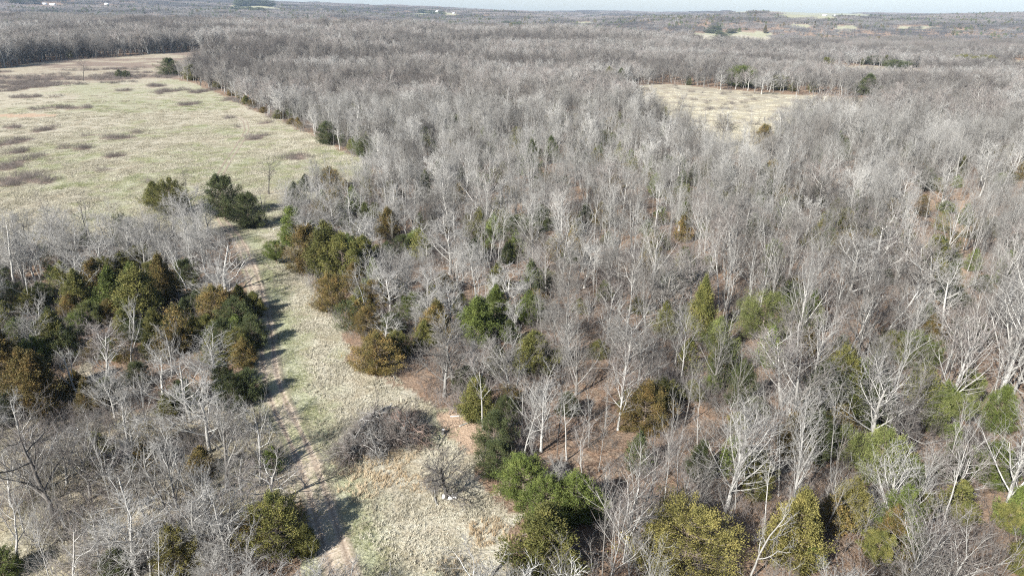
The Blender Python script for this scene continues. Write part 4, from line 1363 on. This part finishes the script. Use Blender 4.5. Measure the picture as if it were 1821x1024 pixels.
fallen_log(787, 885, 812, 887, .24, WOOD_PALE, 'short whitish log lying at the foot of the bare brown bush in the clearing')
fallen_log(120, 778, 168, 773, .11, BARK_PALE, 'thin pale fallen trunk lying in the brush above the big dark tree at lower left', stubs=2)
fallen_log(777, 898, 771, 868, .10, BARK_GREY, 'narrow grey pole lying in the grass left of the bare brown bush', stubs=2)
fallen_log(778, 797, 798, 764, .07, BARK_DARK, 'thin dark fallen sapling with twiggy top between the brush pile and the red earth', stubs=8)
fallen_log(801, 741, 832, 739, .09, WOOD_PALE, 'pale sticks lying on red earth under the cedars right of the brush pile', stubs=3)
fallen_log(818, 758, 848, 746, .09, BARK_GREY, 'grey dead bough lying on red earth in front of a small cedar', stubs=4)
fallen_log(703, 741, 730, 706, .06, BARK_DARK, 'thin dark bough lying in the grass above the brush pile', stubs=4)
fallen_log(486, 408, 512, 402, .10, WOOD_PALE, 'pale dead bough lying in front of the dark cedars at the meadow gap', stubs=5)
fallen_log(1690, 505, 1640, 520, .14, WOOD_PALE, 'pale log lying across the brown gully at the right', stubs=0)

def stump():
    c = at_px(788, 771)
    root = empty('stump', c)
    P = np.array([[[0, 0, -.1], [.02, 0, .3], [.03, .02, .62]]])
    s = Soup()
    tubes(s, P, np.array([[.26, .20, .19]]), 9, 0, False)
    child('trunk', s.mesh('trunk', [BARK_GREY], True), root)
    t = Soup()
    t.add([(.03 + .185 * math.cos(k / 9 * 2 * PI), .02 + .185 * math.sin(k / 9 * 2 * PI), .60 + .03 * (k % 2)) for k in range(9)], [list(range(9))])
    child('cut_top', t.mesh('cut_top', [WOOD_PALE]), root)
    root['label'], root['category'] = 'small weathered stump in the grass between the brush pile and the red earth', 'stump'
stump()

# ------------------------------------------------------------------ farmhouses far off
WALL_WHITE, _nt, _b = mat('painted_wall', .7)
_b.inputs['Base Color'].default_value = (.72, .71, .69, 1)
ROOF_PALE, _nt, _b = mat('metal_roof', .45)
_b.inputs['Base Color'].default_value = (.70, .72, .74, 1)
GLASS, _nt, _b = mat('window_glass', .1)
_b.inputs['Base Color'].default_value = (.05, .06, .07, 1)

def farmhouse(px, py, L, W, Hh, rz, label, rh=2.6):
    p = at_px(px, py)
    root = empty('farmhouse', p, rz)
    s = Soup()
    v = [(x, y, z) for z in (-6, Hh) for y in (-W / 2, W / 2) for x in (-L / 2, L / 2)]
    v += [(-L / 2, 0, Hh + rh), (L / 2, 0, Hh + rh)]
    s.add(v, [(0, 1, 5, 4), (3, 2, 6, 7), (2, 0, 4, 6), (1, 3, 7, 5)])
    s.add([v[4], v[6], v[8], v[5], v[7], v[9]], [(0, 1, 2), (3, 5, 4)])
    child('wall', s.mesh('wall', [WALL_WHITE]), root)
    r = Soup()
    o_ = .5
    for sg in (-1, 1):
        r.add([(-L / 2 - o_, sg * (W / 2 + o_), Hh - .3), (L / 2 + o_, sg * (W / 2 + o_), Hh - .3), (L / 2 + o_, 0, Hh + rh + .12), (-L / 2 - o_, 0, Hh + rh + .12),
               (-L / 2 - o_, sg * (W / 2 + o_), Hh - .5), (L / 2 + o_, sg * (W / 2 + o_), Hh - .5), (L / 2 + o_, 0, Hh + rh - .08), (-L / 2 - o_, 0, Hh + rh - .08)],
              [(0, 1, 2, 3), (4, 7, 6, 5), (0, 4, 5, 1), (0, 3, 7, 4), (1, 5, 6, 2)])
    child('roof', r.mesh('roof', [ROOF_PALE]), root)
    for k in range(3):
        w_ = Soup()
        x = -L * .3 + k * L * .3
        w_.add([(x - .6, -W / 2 - .03, 1.0), (x + .6, -W / 2 - .03, 1.0), (x + .6, -W / 2 - .03, 2.4), (x - .6, -W / 2 - .03, 2.4)], [(0, 1, 2, 3)])
        child('window', w_.mesh('window', [GLASS]), root)
    root['label'], root['category'], root['group'] = label, 'house', 'pale farm buildings far off'
for a_ in HOUSES:
    farmhouse(*a_)

# ------------------------------------------------------------------ haze
def haze():
    s = Soup()
    X0, Y0, Z0, Z1 = 13000, 13000, -90, 330
    v = [(x, y, z) for z in (Z0, Z1) for y in (-Y0, Y0) for x in (-X0, X0)]
    f = [(0, 2, 3, 1), (4, 5, 7, 6), (0, 1, 5, 4), (2, 6, 7, 3), (0, 4, 6, 2), (1, 3, 7, 5)]
    s.add(v, f)
    m = bpy.data.materials.new('haze_air')
    m.use_nodes = True
    nt = m.node_tree
    nt.nodes.clear()
    pv = nt.nodes.new('ShaderNodeVolumePrincipled')
    pv.inputs['Color'].default_value = (.55, .74, 1.0, 1)
    pv.inputs['Density'].default_value = 4.5e-5
    out = nt.nodes.new('ShaderNodeOutputMaterial')
    nt.links.new(pv.outputs[0], out.inputs['Volume'])
    o = bpy.data.objects.new('haze', s.mesh('haze', [m]))
    COL.objects.link(o)
    o['kind'] = 'stuff'
haze()

# ------------------------------------------------------------------ labels
MARKS = [('the brush pile', 670, 775), ('the lower track end', 595, 960), ('the shaded track', 462, 610), ('the clearing cedar', 493, 450),
         ('the meadow-corner cedar pair', 294, 350), ('the meadow-gap cedars', 425, 375), ('the brown clearing bush', 795, 850), ('the red earth patch', 838, 765),
         ('the bright green cedar', 1020, 900), ('the broad golden cedar', 1210, 995), ('the tall yellow cedar', 1405, 960),
         ('the narrow golden cedar', 1504, 905), ('the rounded yellow cedar', 1556, 820), ('the green pines at right', 1705, 730),
         ('the huge pale tree', 1770, 590), ('the broad right-hand cedar', 1352, 570), ('the brown gully at right', 1655, 450), ('the upper right pasture', 1330, 200),
         ('the middle dark cedar', 922, 412), ('the middle round tree', 800, 430), ('the white meadow-edge tree', 637, 210), ('the big central tree', 1110, 600),
         ('the rust cedar near the centre', 778, 580), ('the big dark tree', 98, 830), ('the cedar clump at left', 240, 530), ('the far meadow corner', 303, 125),
         ('the lower left opening', 260, 800), ('the top left corner', 100, 30), ('the far hilltop field', 1430, 25), ('the far tan clearings', 1300, 65), ('the narrow upper-right field', 1560, 122),
         ('the long meadow edge', 500, 200), ('the left edge', 10, 620), ('the bottom left corner', 60, 1000), ('the bottom olive cedar', 965, 990), ('the slope above the gully', 1560, 330),
         ('the wood centre', 1150, 440), ('the bottom right corner', 1790, 990), ('the far field at top left', 450, 15)]
SPECIAL = {(278, 368): 'small olive cedar, left of the pair at the meadow corner', (309, 384): 'taller olive cedar, right of the pair at the meadow corner',
           (399, 388): 'tall dark cedar at the left side of the meadow gap', (446, 407): 'rounded dark cedar with a deep shadow at the right side of the meadow gap',
           (493, 472): 'small lone lollipop-shaped cedar with a bare stem in the grass clearing', (500, 996): 'big rounded olive cedar casting a black shadow over the lower dirt track',
           (1022, 936): 'bright green pointed cedar at the lower right side of the clearing', (966, 1040): 'large olive cedar cut by the bottom edge below the bright green one',
           (672, 668): 'rounded rust and olive cedar standing out at the clearing edge above the brush pile', (1210, 1044): 'broad golden olive cedar cut by the bottom edge of the photo',
           (1405, 1018): 'tall yellow golden cedar on the bottom edge in the right-hand wood', (1504, 942): 'narrow golden olive cedar among bare trunks at lower right',
           (1556, 862): 'rounded yellow-green cedar among bare trees at lower right', (1352, 606): 'broad yellow-green cedar alone in the right-hand wood',
           (303, 135): 'lone dark cedar at the far corner of the green meadow', (213, 138): 'left one of two tiny round cedars beyond the meadow', (225, 138): 'right one of two tiny round cedars beyond the meadow',
           (1319, 156): 'broad bright olive cedar at the upper edge of the far pasture', (922, 433): 'broad dark cedar alone in the middle wood',
           (98, 925): 'big dark spreading bare tree at lower left above the brush', (401, 522): 'pale wide spreading tree over the left side of the dirt track',
           (388, 690): 'pale fan-shaped tree just left of the dirt track and its shadows', (800, 488): 'round-crowned grey tree in the middle wood', (1110, 665): 'big pale fan-shaped tree near the centre of the photo',
           (637, 256): 'white crooked twin-stemmed tree at the meadow edge', (1772, 716): 'huge pale fan-shaped tree rising by the right edge', (148, 144): 'lone dark leafless tree standing beyond the green meadow',
           (990, 814): 'small tree still holding rust brown dead leaves right of the clearing', (795, 886): 'sprawling brown leafless bush alone in the grass clearing',
           (1292, 905): 'tall pale fan-shaped tree with many ascending limbs at lower right centre', (1550, 792): 'large pale tree leaning right behind the rounded yellow-green cedar',
           (1534, 160): 'dead white snag at the lower edge of the far pasture tree line', (1478, 858): 'tall slender leaning trunk with a bare pale stem at lower right'}
ORD = ['nearest', 'second nearest', 'third nearest', 'fourth nearest', 'fifth nearest', 'sixth nearest', 'seventh nearest', 'eighth nearest', 'ninth nearest', 'tenth nearest', 'eleventh nearest', 'twelfth nearest']
GROUPS = {'bare tree': 'leafless trees of the wood', 'cedar': 'cedars of the wood and clearing', 'pine': 'loose green pines at the right'}
bins = {}
for o, cat, p, px, wd in THINGS:
    o['category'] = cat
    o['group'] = GROUPS[cat]
    key = (px[0], px[1] + px[3] * .5)
    sp = next((v for k, v in SPECIAL.items() if abs(k[0] - key[0]) < .6 and abs(k[1] - key[1]) < .6), None)
    if sp:
        o['label'] = sp
        continue
    foot = (px[0], px[1] + px[3] * .3)
    best = min(MARKS, key=lambda m: math.hypot(m[1] - px[0], (m[2] - foot[1]) * 1.3))
    dx, dy = px[0] - best[1], (foot[1] - best[2]) * 1.2
    rel = ('right of' if dx > 0 else 'left of') if abs(dx) > abs(dy) else ('below' if dy > 0 else 'above')
    bins.setdefault((cat, wd[0], wd[1], rel, best[0]), []).append((math.hypot(dx, dy), o))
for (cat, tone, shape, rel, mark), lst in bins.items():
    lst.sort(key=lambda q: q[0])
    noun = {'bare tree': 'leafless tree', 'cedar': 'cedar', 'pine': 'pine'}[cat]
    for k, (d, o) in enumerate(lst):
        head = '%s %s %s' % (tone, shape, noun)
        if len(lst) == 1:
            o['label'] = '%s %s %s' % (head, rel, mark)
        else:
            o['label'] = '%s, %s %s %s' % (head, ORD[k] if k < len(ORD) else 'farthest', rel, mark.replace('rounded ', ''))

import re
for o, *_r in THINGS:
    if len(re.findall(r'[A-Za-z0-9]+', o['label'])) > 16:
        print('LONG', o.name, o['label'])
